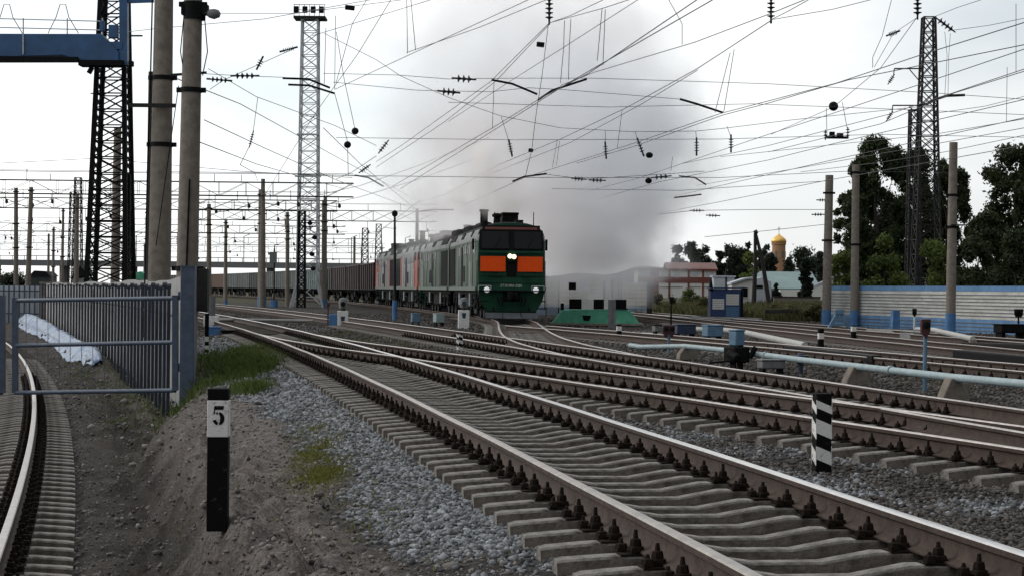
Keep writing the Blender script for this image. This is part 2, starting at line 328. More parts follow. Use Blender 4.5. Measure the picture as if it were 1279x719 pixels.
def build_ground():
    rs = [3.0]
    while rs[-1] < 5000: rs.append(rs[-1] * (1.0072 if rs[-1] < 130 else 1.04))
    rs = np.array(rs); th = np.linspace(R(-46), R(46), 560); OY = -6.0
    RR, TT = np.meshgrid(rs + 4, th, indexing='ij'); X = RR * np.sin(TT); Y = OY + RR * np.cos(TT)
    Z = ground_z(X.ravel(), Y.ravel()); n, k = X.shape
    co = np.stack([X.ravel(), Y.ravel(), Z], 1).astype(np.float32)
    idx = np.arange(n * k).reshape(n, k)
    q = np.stack([idx[:-1, :-1], idx[:-1, 1:], idx[1:, 1:], idx[1:, :-1]], -1).reshape(-1, 4)[:, ::-1]
    me = bpy.data.meshes.new('ground'); me.vertices.add(len(co)); me.vertices.foreach_set('co', co.ravel())
    me.loops.add(q.size); me.loops.foreach_set('vertex_index', q.ravel().astype(np.int32))
    me.polygons.add(len(q)); me.polygons.foreach_set('loop_start', np.arange(0, q.size, 4, dtype=np.int32))
    me.update(calc_edges=True); me.polygons.foreach_set('use_smooth', np.ones(len(q), bool))
    for nm, a in zip(('gravel', 'path', 'dirt', 'grassy'), masks(X.ravel(), Y.ravel())):
        at_ = me.attributes.new(nm, 'FLOAT', 'POINT'); at_.data.foreach_set('value', a.astype(np.float32))
    m = bpy.data.materials.new('yard ground'); m.use_nodes = True; nt = m.node_tree; b = nt.nodes['Principled BSDF']; N = nt.nodes.new; L = nt.links.new
    b.inputs['Roughness'].default_value = 0.95; b.inputs['Specular IOR Level'].default_value = 0.2
    tc = N('ShaderNodeTexCoord')
    def noise(s, d=6):
        x = N('ShaderNodeTexNoise'); x.inputs['Scale'].default_value = s; x.inputs['Detail'].default_value = d; x.inputs['Roughness'].default_value = 0.7; L(tc.outputs['Object'], x.inputs[0]); return x.outputs[0]
    def ramp(fac, lo, hi, c1, c2):
        r = N('ShaderNodeMapRange'); L(fac, r.inputs[0]); r.inputs[1].default_value = lo; r.inputs[2].default_value = hi
        x = N('ShaderNodeMix'); x.data_type = 'RGBA'; L(r.outputs[0], x.inputs[0]); x.inputs[6].default_value = (*c1, 1); x.inputs[7].default_value = (*c2, 1); return x.outputs[2]
    n1, n2, n3 = noise(1.3), noise(9), noise(40, 4)
    vo = N('ShaderNodeTexVoronoi'); vo.inputs['Scale'].default_value = 19; L(tc.outputs['Object'], vo.inputs[0])
    base = ramp(n2, 0.3, 0.7, (0.009, 0.008, 0.007), (0.046, 0.039, 0.034))
    grav = ramp(vo.outputs['Color'], 0.1, 0.9, (0.055, 0.058, 0.062), (0.23, 0.238, 0.25))
    path = ramp(n2, 0.3, 0.72, (0.080, 0.069, 0.063), (0.245, 0.216, 0.200))
    dirt = ramp(n1, 0.3, 0.68, (0.012, 0.010, 0.009), (0.078, 0.067, 0.060))
    gras = ramp(n2, 0.3, 0.7, (0.022, 0.026, 0.012), (0.075, 0.070, 0.032))
    cur = base
    for nm, c in (('path', path), ('dirt', dirt), ('gravel', grav), ('grassy', gras)):
        a = N('ShaderNodeAttribute'); a.attribute_name = nm
        x = N('ShaderNodeMix'); x.data_type = 'RGBA'; L(a.outputs['Fac'], x.inputs[0]); L(cur, x.inputs[6]); L(c, x.inputs[7]); cur = x.outputs[2]
    g = N('ShaderNodeMix'); g.data_type = 'RGBA'; g.blend_type = 'MULTIPLY'; g.inputs[0].default_value = 1
    L(cur, g.inputs[6]); L(ramp(n3, 0.3, 0.7, (0.45, 0.45, 0.45), (1.5, 1.5, 1.5)), g.inputs[7]); L(g.outputs[2], b.inputs['Base Color'])
    bp = N('ShaderNodeBump'); bp.inputs['Strength'].default_value = 0.9; bp.inputs['Distance'].default_value = 0.035
    L(n3, bp.inputs['Height']); bp2 = N('ShaderNodeBump'); bp2.inputs['Strength'].default_value = 0.8; bp2.inputs['Distance'].default_value = 0.06
    L(noise(13), bp2.inputs['Height']); L(bp.outputs[0], bp2.inputs['Normal']); L(bp2.outputs[0], b.inputs['Normal'])
    me.materials.append(m); o = bpy.data.objects.new('ground', me); COL.objects.link(o); tag(o, kind='structure')
build_ground()

# loose stones: real little rocks, too many to count
def stones(name, pos, size, cols, rough=0.9):
    g = (1 + 5 ** 0.5) / 2
    base = np.array([(-1, g, 0), (1, g, 0), (-1, -g, 0), (1, -g, 0), (0, -1, g), (0, 1, g), (0, -1, -g), (0, 1, -g), (g, 0, -1), (g, 0, 1), (-g, 0, -1), (-g, 0, 1)]) / 1.9
    fc = np.array([(0, 11, 5), (0, 5, 1), (0, 1, 7), (0, 7, 10), (0, 10, 11), (1, 5, 9), (5, 11, 4), (11, 10, 2), (10, 7, 6), (7, 1, 8), (3, 9, 4), (3, 4, 2), (3, 2, 6), (3, 6, 8), (3, 8, 9), (4, 9, 5), (2, 4, 11), (6, 2, 10), (8, 6, 7), (9, 8, 1)])
    n = len(pos); rng = np.random.default_rng(len(pos))
    v = base[None] * (1 + rng.uniform(-0.45, 0.40, (n, 12, 1))) * rng.uniform(0.45, 1.3, (n, 1, 3))
    a = rng.uniform(0, 6.28, n); c, s = np.cos(a), np.sin(a); t = rng.uniform(-0.7, 0.7, n); ct, st = np.cos(t), np.sin(t)
    x, y, z = v[..., 0], v[..., 1], v[..., 2]
    y, z = y * ct[:, None] - z * st[:, None], y * st[:, None] + z * ct[:, None]
    x, y = x * c[:, None] - y * s[:, None], x * s[:, None] + y * c[:, None]
    v = np.stack([x, y, z * 0.8], -1) * size[:, None, None] + pos[:, None, :]
    f = (fc[None] + (np.arange(n) * 12)[:, None, None]).reshape(-1, 3)
    me = bpy.data.meshes.new(name); me.vertices.add(n * 12); me.vertices.foreach_set('co', v.astype(np.float32).ravel())
    me.loops.add(f.size); me.loops.foreach_set('vertex_index', f.astype(np.int32).ravel())
    me.polygons.add(len(f)); me.polygons.foreach_set('loop_start', np.arange(0, f.size, 3, dtype=np.int32)); me.update(calc_edges=True)
    at_ = me.attributes.new('tint', 'FLOAT', 'FACE'); at_.data.foreach_set('value', np.repeat(rng.uniform(0, 1, n), 20).astype(np.float32))
    m = leaf_mat(name + ' stone', *cols); nt = m.node_tree; b = nt.nodes['Principled BSDF']; b.inputs['Roughness'].default_value = rough
    nt.links.new(b.outputs[0], nt.nodes['Material Output'].inputs[0])
    me.materials.append(m); o = bpy.data.objects.new(name, me); COL.objects.link(o); return tag(o, kind='stuff')
def scatter(n, y0, y1, half=0.30, power=1.0):
    rng = np.random.default_rng(n); u = rng.uniform(0, 1, n)
    y = (y0 ** (1 - power) + u * (y1 ** (1 - power) - y0 ** (1 - power))) ** (1 / (1 - power)) if power != 1 else y0 * (y1 / y0) ** u
    x = rng.uniform(-1, 1, n) * (y * half + 0.6); return x, y, rng
def near_track(x, y):
    d = np.full(len(x), 99.0)
    for k, (f, a, b) in TR.items():
        dd = np.abs(lat(f, x, y)); d = np.where((y > a) & (y < b), np.minimum(d, dd), d)
    return d
def build_stones():
    x, y, rng = scatter(260000, 8.3, 60, power=1.0); g, p, d, gr = masks(x, y)
    k = rng.uniform(0, 1, len(x)) < g * 0.90; x1, y1 = x[k], y[k]
    s = rng.uniform(0.010, 0.031, len(x1)) * np.clip(y1 / 22, 0.95, 1.8)
    stones('gravel', np.stack([x1, y1, ground_z(x1, y1) + s * 0.25], 1), s, ((0.046, 0.046, 0.047), (0.27, 0.282, 0.30)))
    ri = x > fA(y) - 1.35
    k = (rng.uniform(0, 1, len(x)) < 0.55) & ri & (g < 0.5) & (near_track(x, y) > 0.0); x2, y2 = x[k], y[k]
    da = np.abs(lat(fA, x2, y2)); k = (da > 1.3) | (rng.uniform(0, 1, len(x2)) < 0.40); x2, y2 = x2[k], y2[k]
    s = rng.uniform(0.012, 0.03, len(x2)) * np.clip(y2 / 22, 0.95, 2.0)
    stones('ballast', np.stack([x2, y2, ground_z(x2, y2) + s * 0.2], 1), s, ((0.016, 0.014, 0.012), (0.125, 0.112, 0.102)))
    k = (x < fA(y) - 1.5) & (g < 0.5) & (rng.uniform(0, 1, len(x)) < 0.62); x3, y3 = x[k], y[k]
    s = rng.gamma(2.0, 0.0044, len(x3)) * np.clip(y3 / 22, 0.9, 1.8)
    stones('pebbles', np.stack([x3, y3, ground_z(x3, y3) + s * 0.15], 1), s, ((0.040, 0.035, 0.032), (0.22, 0.20, 0.188)))
    x, y, rng = scatter(42000, 58, 125, power=1.0); k = (x > fA(y) - 3) & (x < 24); x, y = x[k], y[k]; s = rng.uniform(0.03, 0.07, len(x))
    stones('far_ballast', np.stack([x, y, ground_z(x, y) + s * 0.15], 1), s, ((0.014, 0.012, 0.011), (0.11, 0.098, 0.088)))
build_stones()

def blades(name, pos, h, w, m, lean=0.5):
    n = len(pos); rng = np.random.default_rng(n + 3); a = rng.uniform(0, 6.28, n); hh = h * rng.uniform(0.5, 1.2, n); l = rng.uniform(0.1, lean, n) * hh; b = rng.uniform(0, 6.28, n)
    px = np.stack([np.cos(a), np.sin(a), 0 * a], 1) * (w * rng.uniform(0.6, 1.3, n))[:, None]
    tip = np.stack([np.cos(b) * l, np.sin(b) * l, hh], 1); mid = tip * np.array([0.35, 0.35, 0.6])
    v = np.stack([pos - px, pos + px, pos + mid + px * 0.7, pos + tip, pos + mid - px * 0.7], 1).reshape(-1, 3)
    i = np.arange(n) * 5; f = np.stack([i, i + 1, i + 2, i + 3, i + 4], 1)
    me = bpy.data.meshes.new(name); me.vertices.add(len(v)); me.vertices.foreach_set('co', v.astype(np.float32).ravel())
    me.loops.add(f.size); me.loops.foreach_set('vertex_index', f.astype(np.int32).ravel())
    me.polygons.add(n); me.polygons.foreach_set('loop_start', np.arange(0, f.size, 5, dtype=np.int32)); me.update(calc_edges=True)
    at_ = me.attributes.new('tint', 'FLOAT', 'FACE'); at_.data.foreach_set('value', rng.uniform(0, 1, n).astype(np.float32))
    me.materials.append(m); o = bpy.data.objects.new(name, me); COL.objects.link(o); return tag(o, kind='stuff')
def patch(cx, cy, rx, ry, n, seed=0, holes=0.0):
    rng = np.random.default_rng(seed + n); a = rng.normal(0, 1, (n, 2)); x = cx + a[:, 0] * rx; y = cy + a[:, 1] * ry
    k = fbm(x, y, 2.2, seed) > holes - 0.25; x, y = x[k], y[k]; return np.stack([x, y, ground_z(x, y) - 0.01], 1)
def build_grass():
    P = np.concatenate([patch(-5.25, 36.5, 0.30, 2.4, 8500, 1), patch(-6.0, 45, 0.6, 4.5, 11000, 2), patch(-4.15, 30, 0.12, 0.6, 1300, 3), patch(-5.35, 31.6, 0.2, 0.6, 900, 4)])
    blades('grass', P, 0.19, 0.0065, M['grass'], 0.9)
    P = np.concatenate([patch(-1.66, 16.6, 0.10, 0.75, 2300, 5, 0.12), patch(-1.95, 19.0, 0.09, 0.9, 1500, 6, 0.15), patch(-2.3, 21.5, 0.08, 0.5, 500, 7, 0.15), patch(-0.95, 13.4, 0.18, 0.5, 260, 8, 0.2),
                        patch(3.1, 26.0, 0.25, 0.5, 260, 9), patch(2.1, 30.5, 0.15, 0.5, 200, 10), patch(-0.15, 32.2, 0.2, 0.4, 160, 11), patch(-0.35, 11.2, 0.25, 0.5, 80, 17), patch(-1.2, 15.2, 0.3, 2.0, 420, 31, 0.18), patch(-2.2, 24, 0.3, 2.5, 700, 32, 0.18), patch(-2.5, 14.8, 0.2, 1.2, 260, 33, 0.2), patch(1.6, 20.5, 0.35, 2.0, 240, 34, 0.18), patch(4.4, 15.5, 0.3, 1.5, 160, 35, 0.18)])
    blades('dry_grass', P, 0.055, 0.004, M['grass_dry'], 1.1)
    rng = np.random.default_rng(5); q = []
    for t in np.linspace(0, 1, 26):
        yy = 31 + 26 * t; xx = fL(yy) + 2.65 + 0.3 * rng.normal(); q.append(patch(xx, yy, 0.2, 0.8, 300, int(100 + 90 * t)))
    blades('fence_grass', np.concatenate(q), 0.055, 0.0045, M['grass'], 0.9)
    x = rng.uniform(4, 26, 26000); y = rng.uniform(104, 150, 26000); k = (x > fF(np.minimum(y, 140)) + 2.2) & (x > fG(np.minimum(y, 160)) + 2.2) & (fbm(x, y, 0.25, 40) > -0.12)
    x, y = x[k], y[k]; blades('tall_weeds', np.stack([x, y, ground_z(x, y)], 1), 0.75, 0.045, M['leaf_weed'], 0.7)
    q = [patch(fC(yy) + dx, yy, 0.5, 2.5, 420, int(yy), 0.1) for yy, dx in ((52, -2.4), (58, -2.5), (66, -2.3))] + [patch(7.2, 44.5, 0.4, 2, 300, 77), patch(8.0, 36, 0.3, 1.5, 200, 78)]
    blades('verge_grass', np.concatenate(q), 0.12, 0.010, M['leaf_weed'], 0.9)
build_grass()

# ------------------------------------------------------------------ railway tracks
def centre(f, y0, y1, step):
    n = max(2, int((y1 - y0) / 0.05)); y = np.linspace(y0, y1, n); x = f(y); s = np.concatenate([[0], np.cumsum(np.hypot(np.diff(x), np.diff(y)))])
    t = np.arange(0, s[-1], step); yy = np.interp(t, s, y); xx = np.interp(t, s, x)
    e = 0.4; h = np.arctan2(-(f(yy + e) - f(yy - e)), np.full(len(yy), 2 * e)); return xx, yy, h
PROF = [(-0.075, -0.180), (-0.075, -0.169), (-0.022, -0.150), (-0.010, -0.128), (-0.010, -0.056), (-0.034, -0.044), (-0.036, -0.012), (-0.029, -0.002), (-0.013, 0), (0.013, 0), (0.029, -0.002), (0.036, -0.012), (0.034, -0.044), (0.010, -0.056), (0.010, -0.128), (0.022, -0.150), (0.075, -0.169), (0.075, -0.180)]
def rail(name, f, y0, y1, off, zt, mats, parent, org):
    xx, yy, hh = centre(f, y0, y1, 0.45); mb = MB(); n = len(PROF)
    zz = zt + 0.004 * np.sin(yy * 0.9 + off) * 0.6
    vs = []
    for x, y, h, z in zip(xx, yy, hh, zz):
        c, s = math.cos(h), math.sin(h)
        vs += [(x + c * (off + u) - org[0], y + s * (off + u) - org[1], z + v - org[2]) for u, v in PROF]
    mb.v = vs
    for i in range(len(xx) - 1):
        for k in range(n):
            k2 = (k + 1) % n; mb.f.append((i * n + k, i * n + k2, (i + 1) * n + k2, (i + 1) * n + k)); mb.mi.append(1 if 6 <= k <= 10 else 0)
    mb.f += [tuple(range(n)), tuple((len(xx) - 1) * n + k for k in range(n))[::-1]]; mb.mi += [0, 0]
    return mb.build(name, mats, parent)
def sleeper_mesh(seed):
    rng = random.Random(seed); st = [(-1.35, -0.212, 0.058), (-1.30, -0.204, 0.066), (-1.02, -0.184, 0.070), (-0.52, -0.184, 0.068), (-0.20, -0.236, 0.056), (0.20, -0.236, 0.056), (0.52, -0.184, 0.068), (1.02, -0.184, 0.070), (1.30, -0.204, 0.066), (1.35, -0.212, 0.058)]
    mb = MB(); vs = []; n = 6
    for x, z, w in st:
        z += rng.uniform(-0.003, 0.003); b = -0.40; vs += [(x, -w - 0.050, b), (x, -w - 0.008, z - 0.014), (x, -w + 0.006, z), (x, w - 0.006, z), (x, w + 0.008, z - 0.014), (x, w + 0.050, b)]
    fs = [(i * n + k, i * n + (k + 1) % n, (i + 1) * n + (k + 1) % n, (i + 1) * n + k) for i in range(len(st) - 1) for k in range(n)]
    fs += [tuple(range(n))[::-1], tuple((len(st) - 1) * n + k for k in range(n))]
    mb.add(vs, fs); mb.mi = [1 if (i < (len(st) - 1) * n and i % n in (0, 4, 5)) else 0 for i in range(len(fs))]  # long sides take the darker concrete with the shade painted in
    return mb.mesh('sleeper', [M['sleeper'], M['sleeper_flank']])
def clip_mesh(seed):
    rng = random.Random(seed); mb = MB(); mb.box((0, 0, -0.180), (0.40, 0.16, 0.012))
    for s in (-1, 1):
        a, b = rng.uniform(-0.025, 0.025), rng.uniform(-0.02, 0.02); k = rng.uniform(0.82, 1.08)
        mb.prism([(s * 0.045, -0.165), (s * 0.135, -0.172), (s * 0.128, -0.140), (s * 0.055, -0.148)], a - 0.045, a + 0.045)
        mb.lathe([(0.054, -0.155), (0.050, -0.135), (0.036, -0.128), (0.037, -0.120), (0.031, -0.086), (0.016, -0.078), (0.011, -0.150 + 0.125 * k)], (s * 0.098, a, 0), 6)
        mb.box((s * 0.168, b + 0.05, -0.160), (0.055, 0.07, 0.022)); mb.lathe([(0.040, -0.160), (0.034, -0.125), (0.014, -0.118), (0.010, -0.165 + 0.075 * k)], (s * 0.168, b + 0.05, 0), 6)
    return mb.mesh('rail_fastening', M['clip'])
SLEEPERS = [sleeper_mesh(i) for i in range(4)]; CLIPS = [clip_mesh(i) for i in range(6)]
def track(label, f, y0, y1, zt, y_s0, y_s1, spacing=0.545, polished=True, clips_to=60, skip=None, gauge=0.795):
    org = (float(f(y0)), y0, zt - 0.40); t = thing('railway_track', label, 'railway track', org)
    mats = [M['rail_side'], M['rail_top'] if polished else M['rail_top_dull']]
    for s in (-1, 1): rail('rail', f, y0, y1, s * gauge, zt, [mats[0], M['rail_top_worn']] if (s < 0 and f is fA) else mats, t, org)
    xx, yy, hh = centre(f, y_s0, y_s1, spacing); rest = MB(); cnt = 0
    for i, (x, y, h) in enumerate(zip(xx, yy, hh)):
        if skip is not None and abs(float(lat(skip, x, y))) < 2.1: continue
        h += random.uniform(-0.012, 0.012)
        if cnt < 100:
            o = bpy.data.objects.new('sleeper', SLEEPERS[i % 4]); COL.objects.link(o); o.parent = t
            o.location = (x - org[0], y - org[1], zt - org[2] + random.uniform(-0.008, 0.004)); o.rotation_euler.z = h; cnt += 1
            if y < clips_to:
                for s in (-1, 1):
                    c = bpy.data.objects.new('rail_fastening', random.choice(CLIPS)); COL.objects.link(c); c.parent = o; c.location = (s * gauge, 0, -0.022); c.scale = (0.96, 0.88, 0.88); c.rotation_euler.z = random.choice((0, math.pi)) + random.uniform(-0.06, 0.06)
        else:
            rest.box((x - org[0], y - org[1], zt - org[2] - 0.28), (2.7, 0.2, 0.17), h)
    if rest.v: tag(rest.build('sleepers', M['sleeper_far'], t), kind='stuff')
    return t
track('nearest track, bright worn rails on pale concrete sleepers, curving away from the bottom right corner', fA, 4.5, 150, 0.0, 7.6, 150, clips_to=70)
track('branch track leaving the nearest track, passing just behind the thick diagonally striped post', fB, 11.5, 54, -0.006, 13, 47, polished=False, skip=None, clips_to=50)
track('dull railed track between the branch track and the pale blue pipe', fC, 17.2, 150, -0.012, 23.5, 150, polished=False, clips_to=60)
track('track under the smoking diesel locomotive and its freight wagons', fD, 38.5, 425, -0.018, 48, 420, polished=False, clips_to=0)
track('track just beyond the pale blue pipe with the red headed signal post beside it', fE, 21, 71, -0.024, 23, 64, polished=False, clips_to=50)
track('track beyond the short black and white posts, passing the thick white pipe', fF, 36, 140, -0.030, 38, 140, polished=False, clips_to=0)
track('farthest right track along the foot of the white and blue wall', fG, 40, 160, -0.036, 42, 160, polished=False, clips_to=0)
track('sunken single track at far left running under the blue gate', fL, 8.5, 130, L_RAIL, 9, 130, polished=False, clips_to=45, spacing=0.5)

# ------------------------------------------------------------------ posts by the track
def digit5(mb, cx, cz, h, y):
    w = h * 0.62; u = lambda a, b: (cx + a * w, cz + b * h)
    def strip(pts): mb.prism([u(*p) for p in pts], y, y - 0.003, 'xz')
    strip([(-0.30, 0.50), (0.46, 0.50), (0.40, 0.30), (-0.30, 0.30)])
    strip([(-0.36, 0.47), (-0.30, 0.50), (-0.30, 0.10), (-0.42, 0.03)])
    def arc(a0, a1, n, ri, ro, c=(0.0, -0.16)):
        for i in range(n):
            t0 = R(a0 + (a1 - a0) * i / n); t1 = R(a0 + (a1 - a0) * (i + 1) / n)
            k0 = 1 - 0.0 * i; strip([(c[0] + math.cos(t0) * ri[0], c[1] + math.sin(t0) * ri[1]), (c[0] + math.cos(t0) * ro[0], c[1] + math.sin(t0) * ro[1]), (c[0] + math.cos(t1) * ro[0], c[1] + math.sin(t1) * ro[1]), (c[0] + math.cos(t1) * ri[0], c[1] + math.sin(t1) * ri[1])])
    arc(82, -78, 12, (0.15, 0.25), (0.50, 0.345)); arc(-100, -165, 5, (0.20, 0.20), (0.48, 0.345)); arc(120, 98, 2, (0.26, 0.24), (0.46, 0.34))
def picket():
    b = at(272, 643, 13.75); t = thing('kilometre_post', 'square black and white picket post bearing a black number 5', 'marker post', b, R(3))
    w = 0.15; MB().box((0, 0, 0.235), (w, w, 0.69)).build('lower_shaft', M['black_paint'], t, bevel=0.006)
    MB().box((0, 0, 0.71), (w + 0.004, w + 0.004, 0.268)).build('white_band', M['white_post'], t, bevel=0.005)
    mb = MB(); mb.box((0, 0, 0.885), (w, w, 0.085)); mb.add([(-w / 2, -w / 2, 0.927), (w / 2, -w / 2, 0.927), (w / 2, w / 2, 0.927), (-w / 2, w / 2, 0.927), (0, 0, 0.937)], [(0, 1, 4), (1, 2, 4), (2, 3, 4), (3, 0, 4)])
    mb.build('cap', M['black_paint'], t, bevel=0.005)
    mb = MB(); digit5(mb, 0.005, 0.735, 0.14, -w / 2 - 0.0025); mb.build('number', M['black_paint'], t, smooth=False)
picket()
def limit_post(b, w, h, label, stripes, rz=0.3, diag=True, group=None):
    t = thing('fouling_point_post', label, 'marker post', b, rz, group)
    MB().box((0, 0, h / 2 - 0.1), (w, w, h + 0.2)).build('shaft', M['black_paint'], t, bevel=0.008)
    e = w / 2 + 0.002
    for z0, z1 in stripes:
        mb = MB(); k = w * 0.42 if diag else 0
        for a in range(4):
            m = Matrix.Rotation(a * math.pi / 2, 3, 'Z'); s = 1
            q = [(-e, -e, z0 + s * k / 2), (e, -e, z0 - s * k / 2), (e, -e, z1 - s * k / 2), (-e, -e, z1 + s * k / 2)]
            q2 = [(x, y + 0.004, z) for x, y, z in q]
            mb.add([m @ Vector(p) for p in q + q2], [(0, 1, 2, 3), (7, 6, 5, 4), (0, 4, 5, 1), (1, 5, 6, 2), (2, 6, 7, 3), (3, 7, 4, 0)])
        mb.build('white_stripe', M['white_post'], t, smooth=False)
limit_post(at(1026, 580, 17.3), 0.145, 0.66, 'thick short post with diagonal black and white stripes standing in the ballast', [(0.03, 0.15), (0.27, 0.40), (0.50, 0.57)], 0.12)
limit_post(at(574, 438, 48), 0.12, 0.46, 'slim striped post in front of the locomotive beside the dwarf signal', [(0.02, 0.11), (0.2, 0.28), (0.36, 0.42)], 0.5)
limit_post(at(1025, 435, 52), 0.14, 0.55, 'short black post with one white band, left of the pair before the white wall', [(0.27, 0.43)], 0.2, False)
limit_post(at(1066, 421, 62), 0.14, 0.40, 'small black post with a white top, right of the pair before the white wall', [(0.2, 0.36)], 0.2, False)
limit_post(at(773, 424, 58), 0.14, 0.48, 'black stub post with a white middle in front of the green buffer stop', [(0.28, 0.42)], 0.2, False)
limit_post(at(258, 441, 47), 0.10, 1.0, 'thin dark post with speckled white band in the weeds beside the blue gate post', [(0.1, 0.2), (0.3, 0.42)], 0.2, False)

# ------------------------------------------------------------------ gate, fence, tarpaulin, poles at the left
def gate():
    b = at(234, 492, 31.6); gp = thing('gate_post', 'stout blue square post at the right end of the gate', 'gate post', b)
    MB().box((0, 0, 0.7), (0.235, 0.235, 2.86)).build('shaft', M['gate_blue'], gp, bevel=0.012)
    MB().box((0, 0, 2.14), (0.25, 0.25, 0.02)).build('cap', M['gate_blue'], gp)
    for z in (0.45, 1.65): MB().cyl((-0.15, 0, z - 0.07), (-0.15, 0, z + 0.07), 0.028).build('hinge', M['gate_blue'], gp)
    p1 = at(219, 487, 31.6); p0 = at(19, 490, 33.6); q1 = at(219, 372, 31.6); q0 = at(19, 375, 33.6); r1 = at(219, 427, 31.6); r0 = at(19, 431, 33.6)
    g = thing('yard_gate', 'wide slate blue tubular gate leaf closing the sunken track', 'gate', p1); o = Vector(p1)
    mb = MB()
    for a, c in ((p0, p1), (q0, q1), (r0, r1)): mb.cyl(a - o, c - o, 0.038)
    for a, c in ((p0, q0), (p1, q1)): mb.bar(a - o, c - o + Vector((0, 0, 0.05)), 0.095)
    mb.build('frame', M['gate_blue'], g)
    mb = MB(); n = 14
    for i in range(1, n):
        a, c = p0.lerp(p1, i / n), q0.lerp(q1, i / n); mb.cyl(a - o, c - o + Vector((0, 0, 0.18)), 0.0055, n=5)
    mb.build('bars', M['gate_blue'], g)
    r2 = at(3, 431, 33.8); r3 = at(-150, 433, 34.5); p2 = at(3, 490, 33.8); p3 = at(-150, 496, 34.5); q2 = at(3, 374, 33.8); q3 = at(-150, 372, 34.5)
    g = thing('yard_gate', 'neighbouring blue gate leaf cut off by the left edge of the photo', 'gate', p2); o = Vector(p2); mb = MB()
    for a, c in ((p2, p3), (q2, q3), (r2, r3)): mb.cyl(a - o, c - o, 0.038)
    for a, c in ((p2, q2), (p3, q3)): mb.bar(a - o, c - o + Vector((0, 0, 0.08)), 0.095)
    mb.build('frame', M['gate_blue'], g)
gate()
def fence():
    P = lambda y, off=0.0: (float(fL(y)) + 3.15 + off, y)
    x0, y0 = P(32.6); t = thing('yard_fence', 'long fence of dark round topped steel posts running away behind the gate', 'fence', (x0, y0, -0.95))
    mb = MB(); y = 32.9; k = 0
    while y < 82:
        x, _ = P(y); zb = float(ground_z(np.array([x]), np.array([y]))[0]); top = 1.30 + 0.03 * math.sin(k * 2.1)
        mb2 = MB(); mb2.box((x - x0, y - y0, (zb + top) / 2 + 0.85), (0.062, 0.10, top - zb + 0.2), R(13)); mb2.tube([(x - x0 - 0.031, y - y0, top + 0.95), (x - x0 + 0.031, y - y0 - 0.007, top + 0.95)], 0.05, 10)
        mb2.build('post', M['fence_post'], t); y += 1.0 + 0.01 * k; k += 1
    mb = MB(); pts = [(P(yy)[0] - x0 + 0.07, yy - y0) for yy in np.linspace(32.6, 82, 40)]
    for z in (0.25, 1.75): mb.tube([(a, b, z) for a, b in pts], 0.025, 6)
    mb.build('rail', M['fence_post'], t)
    t = thing('concrete_wall', 'pale wavy topped concrete wall just behind the dark fence posts', 'wall', (x0 + 0.4, y0, -0.4))
    ys = np.linspace(34.2, 83, 90); mb = MB(); vs = []
    for i, yy in enumerate(ys):
        x = P(yy, 0.42)[0]; tp = 1.45 - 0.08 * (yy - 32) / 50 + 0.03 * math.sin(yy * 0.42) + 0.012 * math.sin(yy * 1.3)
        vs += [(x - 0.06 - x0 - 0.4, yy - y0, -0.9), (x - 0.06 - x0 - 0.4, yy - y0, tp + 0.40), (x + 0.06 - x0 - 0.4, yy - y0, tp + 0.40), (x + 0.06 - x0 - 0.4, yy - y0, -0.9)]
    fs = [(i * 4 + a, i * 4 + (a + 1) % 4, (i + 1) * 4 + (a + 1) % 4, (i + 1) * 4 + a) for i in range(len(ys) - 1) for a in range(4)] + [(0, 1, 2, 3)]
    mb.add(vs, fs).build('slab', M['pale_conc'], t)
    a, b = at(51, 361, 84), at(83, 361, 84)
    t = thing('concrete_wall', 'plain grey concrete end slab at the far end of the dark fence', 'wall', ((a.x + b.x) / 2, 84, -0.6))
    MB().box((0, 0, 0.9), (b.x - a.x, 0.15, 2.15)).build('slab', M['concrete'], t)
    MB().box((0, 0, 2.0), (b.x - a.x + 0.1, 0.24, 0.09)).build('coping', M['concrete'], t)
    a = at(-60, 362, 92); b = at(50, 362, 92)
    t = thing('yard_fence', 'far low blue grey picket fence seen through the left end of the gate', 'fence', (a.x, 92, -0.6)); n = 18
    for i in range(n): MB().box(((b.x - a.x) * i / (n - 1), 0, 0.95), (0.07, 0.05, 1.9)).build('picket', M['gate_blue'], t)
    mb = MB()
    for z in (0.5, 1.6): mb.box(((b.x - a.x) / 2, 0.05, z), (b.x - a.x, 0.04, 0.06))
    mb.build('rail', M['gate_blue'], t)
    MB().box(((b.x - a.x) / 2, 0.5, 0.9), (b.x - a.x, 0.1, 1.9)).build('backing_sheet', M['pale_wall'], t)
fence()
def tarp():
    n, k = 70, 14; mb = MB(); vs = []
    for i in range(n):
        t = i / (n - 1); y = 49 + 37 * t; c = float(fL(y)) + 2.68
        w = 0.36 * (0.35 + 0.65 * min(1, t * 5)) * (1 - 0.3 * t) * (1 + 0.2 * math.sin(9 * t))
        for j in range(k):
            u = (j / (k - 1) - 0.5) * 2; x = c + u * w; z = float(ground_z(np.array([x]), np.array([y]))[0])
            z += 0.03 + 0.03 * (1 - u * u) + 0.04 * float(fbm(np.array([x]), np.array([y]), 1.2, 50)[0]) + 0.012 * math.sin(3.7 * y + 2 * u)
            vs.append((x, y + 0.12 * math.sin(7 * u), z))
    fs = [(i * k + j, i * k + j + 1, (i + 1) * k + j + 1, (i + 1) * k + j) for i in range(n - 1) for j in range(k - 1)]
    mb.add(vs, fs); o = mb.build('tarpaulin', M['tarp']); s = o.modifiers.new('cloth', 'SOLIDIFY'); s.thickness = 0.012
    tag(o, 'crumpled blue and white tarpaulin laid along the foot of the fence', 'tarpaulin')
tarp()

